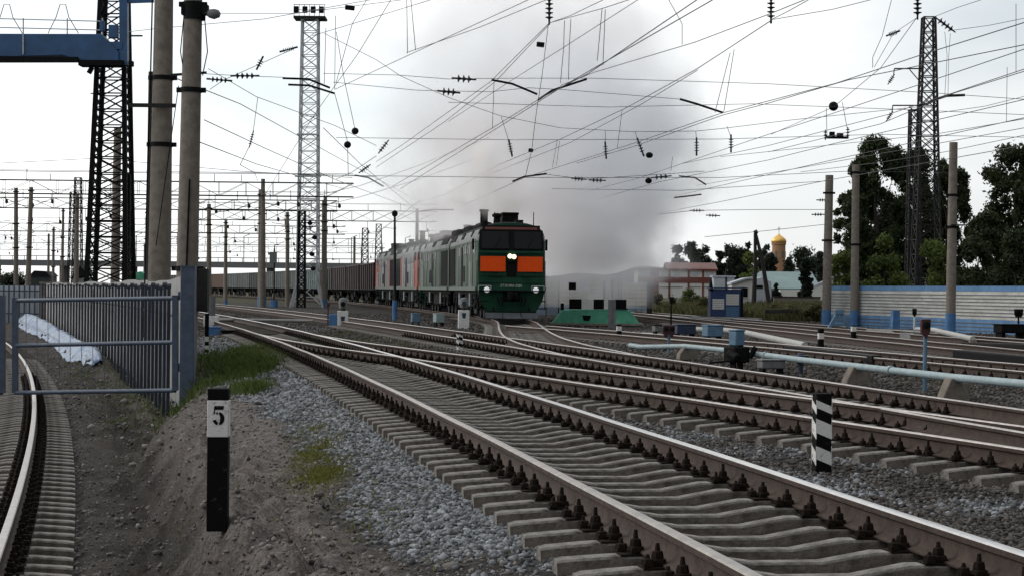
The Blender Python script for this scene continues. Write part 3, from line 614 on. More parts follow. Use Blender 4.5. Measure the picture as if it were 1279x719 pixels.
def insulator_profile(n, L, r):
    pr = [(0.02, 0)]; p = L / (n + 0.6)
    for i in range(n): z = p * (i + 0.5); pr += [(r * 0.28, z), (r, z + p * 0.15), (r * 0.92, z + p * 0.28), (r * 0.35, z + p * 0.5), (r * 0.25, z + p * 0.75)]
    return pr + [(0.02, L)]
def insulator(p, q, label, n=3, r=0.11, hold=True):
    p, q = Vector(p), Vector(q); d = q - p; L = d.length
    t = thing('insulator', label, 'insulator', p, group='insulators on the overhead wires')
    MB().lathe(insulator_profile(n, L, r), (0, 0, 0), 12, d).build('discs', M['insul'], t)
    mb = MB(); u = d.normalized(); mb.cyl(-u * 0.10, u * 0.03, 0.03, n=8); mb.cyl(d - u * 0.03, d + u * 0.10, 0.03, n=8); mb.build('end_cap', M['dark_steel'], t)
def concrete_pole(bx, tx, Y, label, r0, r1, blue=0.0, mat_='concrete', group=None, collars=(), name='catenary_pole', cat='pole', arms=()):
    b = at(*bx, Y); tp = at(*tx, Y); d = tp - b
    t = thing(name, label, cat, b, group=group); H = d.length; u = d.normalized()
    MB().tube([-u * 0.3, u * H * 0.25, u * H * 0.5, u * H * 0.75, u * H], [r0, r0 * 0.75 + r1 * 0.25, (r0 + r1) / 2, r0 * 0.25 + r1 * 0.75, r1], 18).build('shaft', M[mat_], t)
    if blue: MB().tube([-u * 0.25, u * blue], [r0 + 0.004, r0 + 0.003], 18).build('painted_foot', M['pole_blue'], t)
    for z in collars:
        s = u * (H * z); rr = r0 + (r1 - r0) * z
        mb = MB(); mb.cyl(s - u * 0.05, s + u * 0.05, rr + 0.02, n=18); mb.box(s + Vector((rr + 0.05, 0, 0)), (0.1, 0.09, 0.1)); mb.box(s + Vector((-rr - 0.05, 0, 0)), (0.1, 0.09, 0.1)); mb.build('collar', M['black_steel'], t)
    for z, xa, xb, h in arms:
        s = u * (H * z); MB().box(s + Vector(((xa + xb) / 2, -r0 - 0.03, 0)), (xb - xa, 0.07, h)).build('cross_arm', M['dark_steel'], t)
    return t, b, u, H
t, b, u, H = concrete_pole((197, 475), (206, -80), 43.5, 'tall pale concrete mast behind the fence with a dark crossarm, left of the leaning pair', 0.285, 0.205, 0, collars=(0.68, 0.53), arms=((0.615, -0.70, 0.36, 0.09),))
MB().tube([u * 1.0 + Vector((-0.33, -0.1, 0)), u * H * 0.55 + Vector((-0.29, -0.1, 0)), u * H * 0.7 + Vector((-0.26, -0.1, 0)), u * H * 0.99 + Vector((-0.24, -0.1, 0))], 0.018, 6).build('cable', M['black_steel'], t)
concrete_pole((184, 470), (190, 90), 47, 'thin dark pole squeezed behind the pale concrete mast', 0.10, 0.09, 0, 'timber', name='utility_pole')
t, b, u, H = concrete_pole((231, 474), (243, -80), 39.5, 'tall leaning concrete mast behind the gate post with a street lamp on top', 0.245, 0.185, 0, collars=(0.652, 0.845, 0.25), arms=())
ls = at(243, 12, 39.5) - b
mb = MB(); mb.cyl(ls - u * 0.22, ls + u * 0.1, 0.235, n=16); mb.box(ls + Vector((-0.18, -0.05, 0)), (0.16, 0.2, 0.25)); mb.box(ls + Vector((0.2, -0.05, -0.02)), (0.2, 0.2, 0.2)); mb.build('lamp_clamp', M['black_steel'], t)
mb = MB(); mb.tube([ls + Vector((0.2, -0.1, -0.1)), ls + Vector((0.30, -0.1, -0.09))], [0.05, 0.06], 10); o = mb.build('lamp_arm', M['dark_steel'], t)
mb = MB(); mb.tube([ls + Vector((0.28, -0.1, -0.10)), ls + Vector((0.33, -0.1, -0.10)), ls + Vector((0.43, -0.1, -0.11)), ls + Vector((0.53, -0.1, -0.10)), ls + Vector((0.56, -0.1, -0.09))], [0.05, 0.09, 0.11, 0.08, 0.02], 12); mb.build('lamp_head', M['grey_box'], t)
mb = MB()
for dx in (-0.2, 0.22): mb.tube([ls + Vector((dx, -0.1, -0.1)), ls + Vector((dx * 1.35, -0.1, -0.9)), ls + Vector((dx * 0.9, -0.1, -1.4))], 0.012, 5)
mb.tube([u * 0.5 + Vector((0, -0.27, 0)), u * H * 0.45 + Vector((0.05, -0.25, 0))], 0.02, 6); mb.tube([u * H * 0.66 + Vector((-0.25, -0.1, 0)), u * H * 0.3 + Vector((-0.65, -0.1, 0))], 0.010, 5)
mb.build('cable', M['black_steel'], t)
s = at(250, 368, 39.5) - b; MB().box(s + Vector((0.0, 0.05, 0.10)), (0.32, 0.3, 0.9)).build('control_box', M['dark_steel'], t, bevel=0.02)
mb = MB(); k = at(215, 95, 39.5) - b; mb.bar(at(213, 94, 39.5) - b, at(258, 91, 39.5) - b, 0.05); mb.build('stay_bar', M['dark_steel'], t)

# far left concrete poles (y base hidden by the fence or on the yard)
FARP = [((20, 384), (20, 235), 158, 'grey pole left of a leaning twin at the far left edge', 0.22, 0.16), ((34, 384), (39, 234), 156, 'grey pole with a small bracket arm leaning right near the left edge', 0.24, 0.17),
        ((66, 382), (67, 284), 190, 'short dark pole between the left edge poles and the lattice mast', 0.16, 0.12), ((77, 382), (79, 260), 185, 'slim tall pole just left of the dark lattice mast', 0.16, 0.12),
        ((110, 384), (110, 294), 175, 'thin pole touching the left leg of the dark lattice mast', 0.14, 0.11), ((143, 386), (147, 160), 128, 'pale pole seen through the dark lattice mast', 0.33, 0.25),
        ((182, 384), (184, 262), 170, 'pole half hidden behind the pale concrete mast', 0.15, 0.12)]
for a, c, Y, lb, r0, r1 in FARP: concrete_pole(a, c, Y, lb, r0, r1, 0, collars=(0.97, 0.7, 0.5))
TRP = [((327, 388), (327, 237), 160, 'thick concrete pole with a blue foot, tallest left of the floodlight mast', 0.36, 0.28, 1.2), ((359, 386), (359, 265), 166, 'slim concrete pole between the grey sign post and the floodlight mast', 0.20, 0.15, 0),
       ((405, 387), (405, 250), 162, 'plain grey pole with blue foot right of the floodlight mast', 0.26, 0.20, 0.9), ((261, 384), (261, 255), 168, 'concrete pole nearest the leaning street lamp mast, hung with black insulators', 0.24, 0.18, 0), ((282, 386), (282, 274), 170, 'thin concrete pole with blue foot before the grey wagons', 0.17, 0.13, 0.8)]
for a, c, Y, lb, r0, r1, bl in TRP: concrete_pole(a, c, Y, lb, r0, r1, bl, collars=(0.96, 0.80, 0.72), arms=((0.85, -0.5, 0.1, 0.06),))
RP = [((1032, 404), (1036, 219), 95, 'leftmost concrete pole before the white and blue wall, at the wall end', 0.235, 0.20), ((1067, 405), (1069, 206), 93.5, 'middle concrete pole before the bright bushes and white and blue wall', 0.215, 0.18), ((1187, 413), (1191, 178), 76, 'rightmost and tallest concrete pole before the white and blue wall', 0.205, 0.165)]
for i, (a, c, Y, lb, r0, r1) in enumerate(RP): concrete_pole(a, c, Y, lb, r0, r1, 0.72, collars=((0.56, 0.88), (0.5, 0.95), (0.55, 0.72))[i], arms=((0.56, -0.1, 0.55, 0.06),) if i != 1 else ())

# grey sign post, striped base lamp post near the locomotive
b = at(342, 388, 158); t = thing('sign_post', 'thin post carrying a square grey board and a bent tip, among the poles', 'sign', b)
MB().cyl((0, 0, -0.2), (0, 0, 5.2), 0.07).build('post', M['dark_steel'], t); MB().cyl((0, 0, -0.2), (0, 0, 0.9), 0.32).build('painted_foot', M['pole_blue'], t)
MB().box((-0.08, -0.1, 4.45), (0.62, 0.06, 0.95)).build('board', M['grey_box'], t, bevel=0.02)
mb = MB(); mb.tube([(0, 0, 5.2), (0.02, 0, 5.5), (0.35, 0, 5.55)], 0.05, 6); mb.build('tip', M['dark_steel'], t)
b = at(493, 394, 92); t = thing('signal_post', 'thin dark lamp post with a round black lamp head standing before the grey locomotive', 'lamp post', b)
MB().tube([(0, 0, -0.2), (0, 0, 0.6), (-0.05, 0, 4.95)], [0.10, 0.075, 0.05], 10).build('post', M['dark_steel'], t)
MB().lathe([(0.03, 4.80), (0.13, 4.88), (0.15, 5.0), (0.10, 5.10), (0.02, 5.14)], (-0.05, 0, 0), 12).build('lamp_head', M['black_steel'], t); MB().cyl((0, 0, -0.2), (0, 0, 0.75), 0.115).build('painted_foot', M['pole_blue'], t)

# ------------------------------------------------------------------ lattice masts
def lattice_mb(w0, w1, H, n, leg=0.09, br=0.05, d0=None, d1=None, z0=0.0):
    mb = MB(); d0 = d0 or w0; d1 = d1 or w1
    def P(i, t): w = (w0 + (w1 - w0) * t) / 2; d = (d0 + (d1 - d0) * t) / 2; sx, sy = ((-1, -1), (1, -1), (1, 1), (-1, 1))[i % 4]; return Vector((sx * w, sy * d, z0 + H * t))
    for i in range(4): mb.bar(P(i, 0), P(i, 1), leg)
    for k in range(n):
        t0, t1 = k / n, (k + 1) / n
        for i in range(4):
            a, b = (i, i + 1) if (k % 2) else (i + 1, i); mb.bar(P(a, t0), P(b, t1), br); mb.bar(P(i, t1), P(i + 1, t1), br)
            mb.bar(P(b, t0), P(a, t1), br * 0.8)
    return mb
b = at(137, 388, 73); b.z = -0.5
HT = at(140, -20, 73).z - b.z
t = thing('crane_mast', 'dark lattice mast carrying the blue crane girder at upper left', 'mast', b); tx = at(143, 0, 73) - b
mb = lattice_mb(1.62, 0.86, HT, 22, 0.17, 0.05); mb.v = [(x + tx.x * z / HT, y, z) for x, y, z in mb.v]; mb.build('lattice_frame', M['black_steel'], t)
mb = MB(); c = at(156, 200, 73) - b; mb.box((0.62, 0.0, 3.0), (0.28, 0.25, 6.2)); mb.build('cable_duct', M['black_steel'], t)
mb = MB(); mb.bar(at(113, 117, 73) - b, at(128, 117, 73) - b, 0.04); mb.bar(at(158, 45, 73) - b, at(178, 45, 73) - b, 0.06); mb.build('bracket', M['dark_steel'], t)
def crane():
    Y = 71.5; a = at(158, 62, Y); t = thing('crane_girder', 'blue box girder with a handrail walkway reaching in from the left edge', 'crane', a); P = lambda px, py, dy=0.0: at(px, py, Y + dy) - a
    mb = MB(); L, Rr = P(-140, 56), P(140, 64)
    z1, z0 = P(60, 43).z, P(60, 78).z
    mb.prism([(L.x, P(-140, 43).z), (P(128, 43).x, z1), (P(142, 58).x, P(142, 58).z), (P(150, 66).x, P(150, 66).z), (P(150, 80).x, P(150, 80).z), (P(108, 80).x, z0 - 0.03), (P(80, 70).x, P(80, 70).z), (L.x, P(-140, 77).z)], -0.25, 0.45); mb.build('girder', M['crane_blue'], t, bevel=0.02)
    mb = MB(); mb.prism([(L.x, P(-140, 70).z), (P(100, 74).x, P(100, 73).z), (P(100, 74).x, P(100, 79).z - 0.02), (L.x, P(-140, 80).z)], -0.40, -0.255); mb.build('lower_flange', M['black_steel'], t)
    mb = MB(); mb.bar(P(155, -40), P(155, 82), 0.30, 0.35); mb.build('mast_head', M['crane_blue'], t)
    mb = MB(); mb.bar(P(160, 1), P(192, 0), 0.16, 0.2); mb.build('head_beam', M['crane_blue'], t)
    mb = MB(); mb.box(P(128, 80), (1.7, 0.7, 0.22)); mb.box(P(113, 88), (0.16, 0.2, 0.28), 0, ('Y', 0.5)); mb.box(P(164, 80), (0.16, 0.3, 0.2)); mb.build('trolley', M['black_steel'], t, bevel=0.02)
    mb = MB()
    for py in (23, 34): mb.cyl(P(-140, py - 3), P(130, py + 4), 0.022, n=6)
    for px in (-100, -35, 29, 84, 128): mb.cyl(P(px, 44), P(px, 23), 0.026, n=6)
    mb.cyl(P(29, 43, -0.3), P(29, 68, -0.3), 0.03, n=6); mb.build('handrail', M['galv'], t)
    mb = MB(); mb.box(P(142, 40), (0.35, 0.3, 0.5)); mb.box(P(146, 58), (0.5, 0.4, 0.3)); mb.box(P(128, 33), (0.16, 0.2, 0.4)); mb.build('end_gear', M['crane_blue'], t, bevel=0.02)
    for x0 in (8, 78): mb = MB(); mb.tube([P(x0 - 18, 42), P(x0 - 8, 22), P(x0 - 3, 6), P(x0 + 4, 6), P(x0 + 8, 22), P(x0 + 20, 42)], 0.016, 5); mb.build('festoon_cable', M['black_steel'], t)
crane()
b = at(384, 388, 161); t = thing('floodlight_mast', 'tall pale lattice mast with a platform of floodlights on top', 'floodlight mast', b); HT = at(386, 25, 161).z - b.z
mb = lattice_mb(1.75, 1.35, HT - 2.4, 22, 0.14, 0.06, z0=2.4); mb.build('lattice_frame', M['galv'], t)
mb = MB()
for sx in (-1, 1):
    for sy in (-1, 1): MB().bar((sx * 1.55, sy * 1.0, -0.3), (sx * 0.87, sy * 0.87, 2.4), 0.16).build('base_leg', M['galv'], t)
mb.bar((-1.2, -0.95, 0.6), (0.9, -0.9, 2.4), 0.09); mb.bar((1.2, -0.95, 0.6), (-0.9, -0.9, 2.4), 0.09); mb.bar((-1.2, -0.95, 1.2), (1.2, -0.95, 1.2), 0.09); mb.build('base_frame', M['galv'], t)
mb = MB(); mb.box((0, 0, HT + 0.1), (2.7, 2.0, 0.2))
for x in np.linspace(-1.3, 1.3, 7): mb.cyl((x, -0.95, HT + 0.2), (x, -0.95, HT + 1.15), 0.025, n=5)
mb.bar((-1.35, -0.95, HT + 1.15), (1.35, -0.95, HT + 1.15), 0.05); mb.bar((-1.35, -0.95, HT + 0.7), (1.35, -0.95, HT + 0.7), 0.04); mb.build('platform', M['dark_steel'], t)
for x in (-1.15, -0.4, 0.3, 1.0): MB().box((x, -0.75, HT + 0.75), (0.42, 0.3, 0.55)).build('floodlight', M['black_steel'], t, bevel=0.03)
MB().box((0, -0.7, HT * 0.46), (2.2, 0.5, 0.12)).build('mid_platform', M['galv'], t)
mb = MB(); mb.box((0, -0.75, 15.0), (1.9, 0.5, 0.12)); mb.build('rest_platform', M['galv'], t)
b = at(376, 386, 158); t = thing('lattice_mast', 'short black lattice mast in front of the floodlight mast with round black fittings', 'mast', b)
lattice_mb(0.62, 0.5, at(376, 264, 158).z - b.z, 14, 0.13, 0.06).build('lattice_frame', M['black_steel'], t)
for x, z in ((0.7, 7.2), (1.1, 6.0), (0.9, 4.6), (1.0, 3.4)): MB().lathe([(0.02, -0.2), (0.2, -0.1), (0.22, 0.08), (0.06, 0.2)], (x, -0.2, z), 10).build('weight', M['black_steel'], t)
mb = MB(); mb.bar((0, -0.2, 6.9), (1.2, -0.2, 6.9), 0.06); mb.bar((0, -0.2, 4.2), (1.1, -0.2, 4.2), 0.06); mb.build('bracket', M['black_steel'], t)
def right_tower():
    Y = 106; b = at(1156, 392, Y); t = thing('lattice_mast', 'tall grey lattice mast rising out of the dark trees at right', 'mast', b); HT = at(1158, 22, Y).z - b.z
    lattice_mb(1.55, 0.62, HT, 20, 0.11, 0.055).build('lattice_frame', M['dark_steel'], t)
    P = lambda px, py: at(px, py, Y - 0.6) - b
    for py, xl in ((86, 1117), (132, 1115)):
        mb = MB(); mb.bar(P(xl, py), P(1152, py), 0.07); mb.bar(P(1136, py + 1), P(1147, py + 14), 0.05); mb.bar(P(xl, py), P(xl - 1, py + 9), 0.05); mb.build('bracket', M['dark_steel'], t)
        insulator(at(xl - 1, py + 9, Y - 0.6), at(xl - 7, py + 18, Y - 0.6), 'small dark insulator under the %s left bracket of the tall right lattice mast' % ('upper' if py < 100 else 'lower'), 4, 0.12)
    mb = MB(); mb.tube([P(1147, 132), P(1158, 130), P(1170, 124), P(1182, 120), P(1205, 119)], 0.075, 8); mb.build('outrigger_arm', M['dark_steel'], t)
    b = at(1140, 390, Y + 4); t = thing('lattice_mast', 'shorter lattice mast left of and behind the tall one among the dark trees', 'mast', b)
    lattice_mb(0.8, 0.55, at(1141, 138, Y + 4).z - b.z, 16, 0.10, 0.05).build('lattice_frame', M['dark_steel'], t)
    MB().box((0, 0, at(1141, 138, Y + 4).z - b.z), (0.7, 0.7, 0.08)).build('cap', M['dark_steel'], t)
right_tower()

# ------------------------------------------------------------------ gantries over the left tracks, far bridge
def gantry(Y, pl, pr, yt, yb, label, posts, drops=10, x_br=False, w=0.5):
    zt, zb = at(320, yt, Y).z, at(320, yb, Y).z; xl, xr = gx(pl, Y), gx(pr, Y)
    t = thing('catenary_gantry', label, 'gantry', (xl, Y, -0.4), group='catenary gantries over the left tracks'); o = Vector((xl, Y, -0.4)); mb = MB(); L = xr - xl
    zt += 0.4; zb += 0.4
    for d in (-w / 2, w / 2):
        mb.bar((0, d, zt), (L, d, zt), 0.075); mb.bar((0, d, zb), (L, d, zb), 0.085); n = int(L / 2.2)
        for i in range(n):
            x0, x1 = L * i / n, L * (i + 1) / n; mb.bar((x0, d, zb), (x0, d, zt), 0.036)
            a, b = (zb, zt) if i % 2 else (zt, zb); mb.bar((x0, d, a), (x1, d, b), 0.032)
            if x_br: mb.bar((x0, d, b), (x1, d, a), 0.032)
    mb.build('truss', M['dark_steel'], t)
    rng = random.Random(int(Y)); mb = MB()
    for i in range(drops):
        x = L * (i + 0.3 + 0.5 * rng.random()) / drops; z = zt + rng.uniform(0.5, 1.0)
        mb = MB(); mb.bar((x, 0, zt), (x, 0, z), 0.05); mb.build('feeder_stub', M['dark_steel'], t); mb = MB()
        xd = x + rng.uniform(-0.8, 0.8); zz = zb - rng.uniform(0.7, 1.5); mb.bar((xd, 0, zb), (xd, 0, zz), 0.045); mb.bar((xd, 0, zz), (xd + rng.choice((-1, 1)) * 1.2, 0, zz + 0.15), 0.05)
        mb.lathe([(0.03, 0), (0.14, 0.1), (0.12, 0.3), (0.03, 0.42)], (xd + 0.1, 0, zz - 0.1), 8); mb.build('hanger', M['dark_steel'], t)
    mb = MB(); mb.tube([(0, 0, zt + 0.75), (L / 2, 0, zt + 0.70), (L, 0, zt + 0.78)], 0.03, 5); mb.build('feeder_cable', M['wire'], t)
    for px in posts:
        x = gx(px, Y) - xl; MB().tube([(x, 0, -0.3), (x, 0, zt + 0.3)], [0.24, 0.17], 12).build('post', M['concrete'], t)
gantry(158, -30, 440, 228, 245, 'nearest and highest truss gantry spanning the left yard tracks', (-20, 327), 12, w=0.7)
gantry(172, -30, 420, 250, 263, 'second truss gantry behind the nearest one over the left yard', (95, 405), 12, True)
gantry(205, 225, 545, 262, 275, 'truss gantry directly behind the grey locomotive roof', (240, 520), 9, True)
gantry(240, -30, 430, 282, 292, 'fourth truss gantry midway to the far bridge', (120, 281, 359), 12)
gantry(290, -30, 470, 297, 306, 'low looking distant truss gantry nearest the far bridge', (60, 205, 442), 12)
gantry(345, -30, 480, 308, 315, 'faintest farthest truss gantry just above the bridge deck', (20, 180, 372), 10)
for px, py, Y, lb in ((96, 222, 250, 'left of two slender far lattice masts beside the dark crane mast'), (90, 240, 275, 'right behind slender far lattice mast beside the dark crane mast'), (472, 280, 300, 'slender far lattice mast behind the freight wagons near the grey locomotive'), (455, 285, 290, 'thin far lattice mast left of its twin behind the wagons')):
    b = at(px, 384, Y); b.z = 0; t = thing('lattice_mast', lb, 'mast', b); lattice_mb(1.3, 0.8, at(px, py, Y).z, 12, 0.11, 0.07).build('lattice_frame', M['dark_steel'], t)
def bridge():
    Y = 520; xl, xr = gx(-40, Y), gx(560, Y); a = Vector((xl, Y, 0)); t = thing('road_bridge', 'long flat road bridge crossing the whole yard in the far distance at left', 'bridge', a)
    z0, z1 = at(250, 334, Y).z, at(250, 327, Y).z; L = xr - xl
    MB().box((L / 2, 0, (z0 + z1) / 2), (L, 9, z1 - z0)).build('deck', M['bridge'], t)
    mb = MB(); mb.bar((0, -4.4, z1 + 1.1), (L, -4.4, z1 + 1.1), 0.2)
    for i in range(41): mb.bar((L * i / 40, -4.4, z1), (L * i / 40, -4.4, z1 + 1.1), 0.16)
    mb.build('railing', M['bridge'], t)
    for i in range(7): MB().box((L * (i + 0.4) / 7, 0, z0 / 2 - 0.5), (1.3, 6, z0 + 1)).build('pier', M['bridge'], t)
    for i in range(9):
        mb = MB(); mb.tube([(L * (i + 0.2) / 9, -4.2, z1), (L * (i + 0.2) / 9, -4.2, z1 + 7), (L * (i + 0.2) / 9 + 1.5, -4.2, z1 + 7.6)], 0.12, 6); mb.build('lamp_post', M['bridge'], t)
bridge()
# low sheds and trees glimpsed under the bridge at left are added with the vegetation

# ------------------------------------------------------------------ locomotives
def text_mesh(s, size, name):
    c = bpy.data.curves.new(name, 'FONT'); c.body = s; c.size = size; c.extrude = 0.004; c.align_x = 'CENTER'; c.align_y = 'CENTER'
    tmp = bpy.data.objects.new(name, c); COL.objects.link(tmp); dg = bpy.context.evaluated_depsgraph_get(); me = bpy.data.meshes.new_from_object(tmp.evaluated_get(dg))
    bpy.data.objects.remove(tmp); return me
def bogie(t, yc, L):
    b = MB()
    for s in (-1, 1): b.prism([(yc - L / 2, 0.62), (yc - L / 2 + 0.3, 0.92), (yc + L / 2 - 0.3, 0.92), (yc + L / 2, 0.62), (yc + L / 2 - 0.5, 0.50), (yc - L / 2 + 0.5, 0.50)], s * 1.18 - 0.08, s * 1.18 + 0.08, 'yz'); b.box((s * 1.2, yc, 0.98), (0.3, L * 0.8, 0.15))
    o = b.build('bogie', M['black_steel'], t); n = 3
    for i in range(n):
        y = yc + (i - 1) * L * 0.36
        for s in (-1, 1): MB().tube([(s * 0.74, y, 0.525), (s * 0.80, y, 0.525), (s * 0.805, y, 0.525), (s * 0.89, y, 0.525)], [0.56, 0.56, 0.525, 0.515], 22).build('wheel', M['dark_steel'], o)
        for s in (-1, 1): mb = MB(); mb.box((s * 1.29, y, 0.60), (0.12, 0.34, 0.36)); mb.build('axle_box', M['black_steel'], o); mb = MB(); mb.lathe([(0.16, 0), (0.16, 0.5)], (s * 1.27, y + 0.62, 0.62), 8); mb.build('spring', M['black_steel'], o)
def loco(front, heading_pts, label, face, side, red=False, number=None, lit=True, dark_end=True):
    (x0, y0), (x1, y1) = heading_pts; L = math.hypot(x1 - x0, y1 - y0) - 0.5; rz = math.atan2(y1 - y0, x1 - x0) - math.pi / 2
    t = thing('diesel_locomotive', label, 'locomotive', (x0, y0, -0.018), rz)
    if not front: t.location = (x1, y1, -0.018); t.rotation_euler.z = rz + math.pi
    half = [(1.54, 1.30), (1.54, 3.52), (1.50, 3.80), (1.38, 4.02), (1.15, 4.19), (0.75, 4.30), (0.38, 4.35)]
    ring = half + [(-x, z) for x, z in half[::-1]]
    yf = lambda z: 0.35 + max(0, z - 3.02) * 0.30
    stations = [lambda z: yf(z), lambda z: yf(z) + 0.16, lambda z: 3.2, lambda z: 8.0, lambda z: L - 0.12, lambda z: L]; sc = [0.955, 1, 1, 1, 1, 0.97]
    mb = MB(); n = len(ring)
    vs = [(x * k, f(z), z if k == 1 else 1.30 + (z - 1.30) * (0.985 if i == 0 else 0.99)) for i, (f, k) in enumerate(zip(stations, sc)) for x, z in ring]; mb.v = vs
    def midx(i, k):
        zz = (ring[k][1] + ring[(k + 1) % n][1]) / 2; xx = abs(ring[k][0] + ring[(k + 1) % n][0]) / 2
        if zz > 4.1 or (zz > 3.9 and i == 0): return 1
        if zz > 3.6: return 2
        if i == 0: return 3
        if red and i == 1: return 4
        return 0
    for i in range(len(stations) - 1):
        for k in range(n):
            if k == n - 1: mb.f.append((i * n + k, i * n, (i + 1) * n, (i + 1) * n + k)); mb.mi.append(1)
            else: mb.f.append((i * n + k, i * n + k + 1, (i + 1) * n + k + 1, (i + 1) * n + k)); mb.mi.append(midx(i, k))
    mb.f += [tuple(range(n)), tuple(range(5 * n, 6 * n))]; mb.mi += [3, 1]
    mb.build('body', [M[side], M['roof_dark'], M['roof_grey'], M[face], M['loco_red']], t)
    Pf = lambda x, z, d=0.0: (x, yf(z) - d, z)
    def plate(name, x0_, x1_, z0, z1, m, d=0.012, th=0.02, par=t, bev=0.0):
        mb = MB(); q = [Pf(x0_, z0, d), Pf(x1_, z0, d), Pf(x1_, z1, d), Pf(x0_, z1, d)]; q2 = [(a, b_ + th, c) for a, b_, c in q]
        mb.add(q + q2, [(0, 1, 2, 3), (7, 6, 5, 4), (0, 4, 5, 1), (1, 5, 6, 2), (2, 6, 7, 3), (3, 7, 4, 0)]); return mb.build(name, m, par, smooth=False, bevel=bev)
    # cab face
    for s in (-1, 1):
        a, b = sorted((s * 0.11, s * 1.36))
        w = plate('windscreen', a, b, 3.14, 3.97, M['glass'], 0.010)
        mb = MB(); c = [Pf(a, 3.14, 0.02), Pf(b, 3.14, 0.02), Pf(b, 3.97, 0.02), Pf(a, 3.97, 0.02)]
        for i in range(4): mb.bar(c[i], c[(i + 1) % 4], 0.045)
        mb.build('window_frame', M['black_steel'], w)
        mb = MB(); mb.bar(Pf((a + b) / 2, 3.22, 0.05), Pf((a + b) / 2 + 0.25, 3.62, 0.04), 0.02); mb.build('wiper', M['black_steel'], w)
        a, b = sorted((s * 0.27, s * 1.40)); plate('orange_panel' if face == 'loco_green' else 'red_panel', a, b, 2.13, 2.80, M['orange'], 0.016)
        a, b = sorted((s * 0.92, s * 1.47)); z0, z1 = 1.17, 1.50
        f = plate('lamp_panel', a, b, z0, z1, M['loco_green'], 0.02)
        mb = MB(); c = [Pf(a, z0, 0.025), Pf(b, z0, 0.025), Pf(b, z1, 0.025), Pf(a, z1, 0.025)]
        for i in range(4): mb.bar(c[i], c[(i + 1) % 4], 0.025)
        mb.build('lamp_frame', M['letter'], f)
        MB().lathe([(0.13, 0), (0.13, 0.03), (0.10, 0.06), (0.02, 0.07)], (s * 1.10, yf(1.3) - 0.018, 1.32), 16, (0, -1, 0)).build('marker_lamp', M['lamp_small'], f)
        mb = MB(); mb.tube([Pf(s * 1.02, 2.02, 0.03), Pf(s * 1.02, 1.92, 0.08), Pf(s * 0.45, 1.92, 0.08), Pf(s * 0.45, 2.02, 0.03)], 0.022, 6); mb.build('handrail', M['black_steel'], t)
        mb = MB(); mb.box((s * 1.66, 1.15, 3.35), (0.10, 0.05, 0.5)); mb.bar((s * 1.5, 1.2, 3.45), (s * 1.66, 1.2, 3.45), 0.03); mb.build('mirror', M['black_steel'], t)
    plate('roof_brow', -1.30, 1.30, 3.985, 4.20, M['black_steel'], 0.008); plate('windscreen_surround', -1.43, 1.43, 3.09, 3.98, M['black_steel'], 0.005)
    plate('visor_strip', -1.18, 1.18, 4.01, 4.12, M['visor_red'], 0.02)
    plate('lower_band', -1.46, 1.46, 2.95, 3.06, M[face], 0.03)
    mb = MB(); mb.lathe([(0.24, -0.02), (0.24, 0.12), (0.20, 0.14)], Pf(0, 2.80, 0.0), 20, (0, -1, 0)); hb = mb.build('headlight_housing', M['loco_green'], t)
    for s in (-1, 1): MB().lathe([(0.105, 0), (0.105, 0.02), (0.05, 0.035)], Pf(s * 0.09, 2.80 - 0.012 * s, 0.145), 14, (0, -1, 0)).build('headlight', M['lamp'] if lit else M['glass'], hb)
    plate('recess_panel', -0.22, 0.22, 1.95, 2.62, M['black_steel'], 0.008)
    if number:
        o = bpy.data.objects.new('number_lettering', text_mesh(number, 0.165, 'number')); o.data.materials.append(M['letter']); COL.objects.link(o); o.parent = t; o.location = Pf(0, 1.50, 0.012); o.rotation_euler = (R(90), 0, 0)
    # buffer beam, apron and plough
    mb = MB(); mb.prism([(-1.50, 1.26), (1.50, 1.26), (1.40, 0.85), (1.12, 0.36), (-1.12, 0.36), (-1.40, 0.85)], 0.30, 0.45); mb.build('apron', M['loco_green'], t, bevel=0.02)
    mb = MB(); mb.box((0, 0.25, 1.28), (2.96, 0.5, 0.05)); mb.build('footplate', M['black_steel'], t)
    for s in (-1, 1): mb = MB(); mb.box((s * 1.3, 0.5, 0.50), (0.5, 0.4, 0.05)); mb.box((s * 1.3, 0.5, 0.82), (0.5, 0.4, 0.05)); mb.bar((s * 1.53, 0.5, 0.45), (s * 1.53, 0.5, 2.6), 0.035); mb.build('step', M['black_steel'], t)
    for x in (-0.80, 0, 0.80):
        mb = MB(); e = 0.385
        mb.add([(x - e, 0.06, 0.32), (x + e, 0.06, 0.32), (x + e, -0.20 + abs(x) * 0.22, 0.07), (x - e, -0.20 + abs(x) * 0.22, 0.07), (x - e, 0.12, 0.32), (x + e, 0.12, 0.32), (x + e, 0.0, 0.07), (x - e, 0.0, 0.07)], [(0, 1, 2, 3), (7, 6, 5, 4), (0, 4, 5, 1), (1, 5, 6, 2), (2, 6, 7, 3), (3, 7, 4, 0)]); mb.build('plough_blade', M['plow'], t)
    mb = MB(); mb.bar((-1.1, 0.2, 0.33), (1.1, 0.2, 0.33), 0.1); mb.bar((-0.8, 0.2, 0.33), (-0.8, 0.5, 0.8), 0.08); mb.bar((0.8, 0.2, 0.33), (0.8, 0.5, 0.8), 0.08); mb.build('plough_bracket', M['black_steel'], t)
    mb = MB(); mb.box((0, 0.05, 1.06), (0.34, 0.7, 0.30)); mb.box((-0.13, -0.38, 1.06), (0.2, 0.3, 0.34)); mb.box((0.17, -0.28, 1.06), (0.12, 0.2, 0.30)); mb.box((0, 0.28, 1.06), (0.75, 0.06, 0.5)); mb.build('coupler', M['black_steel'], t, bevel=0.03)
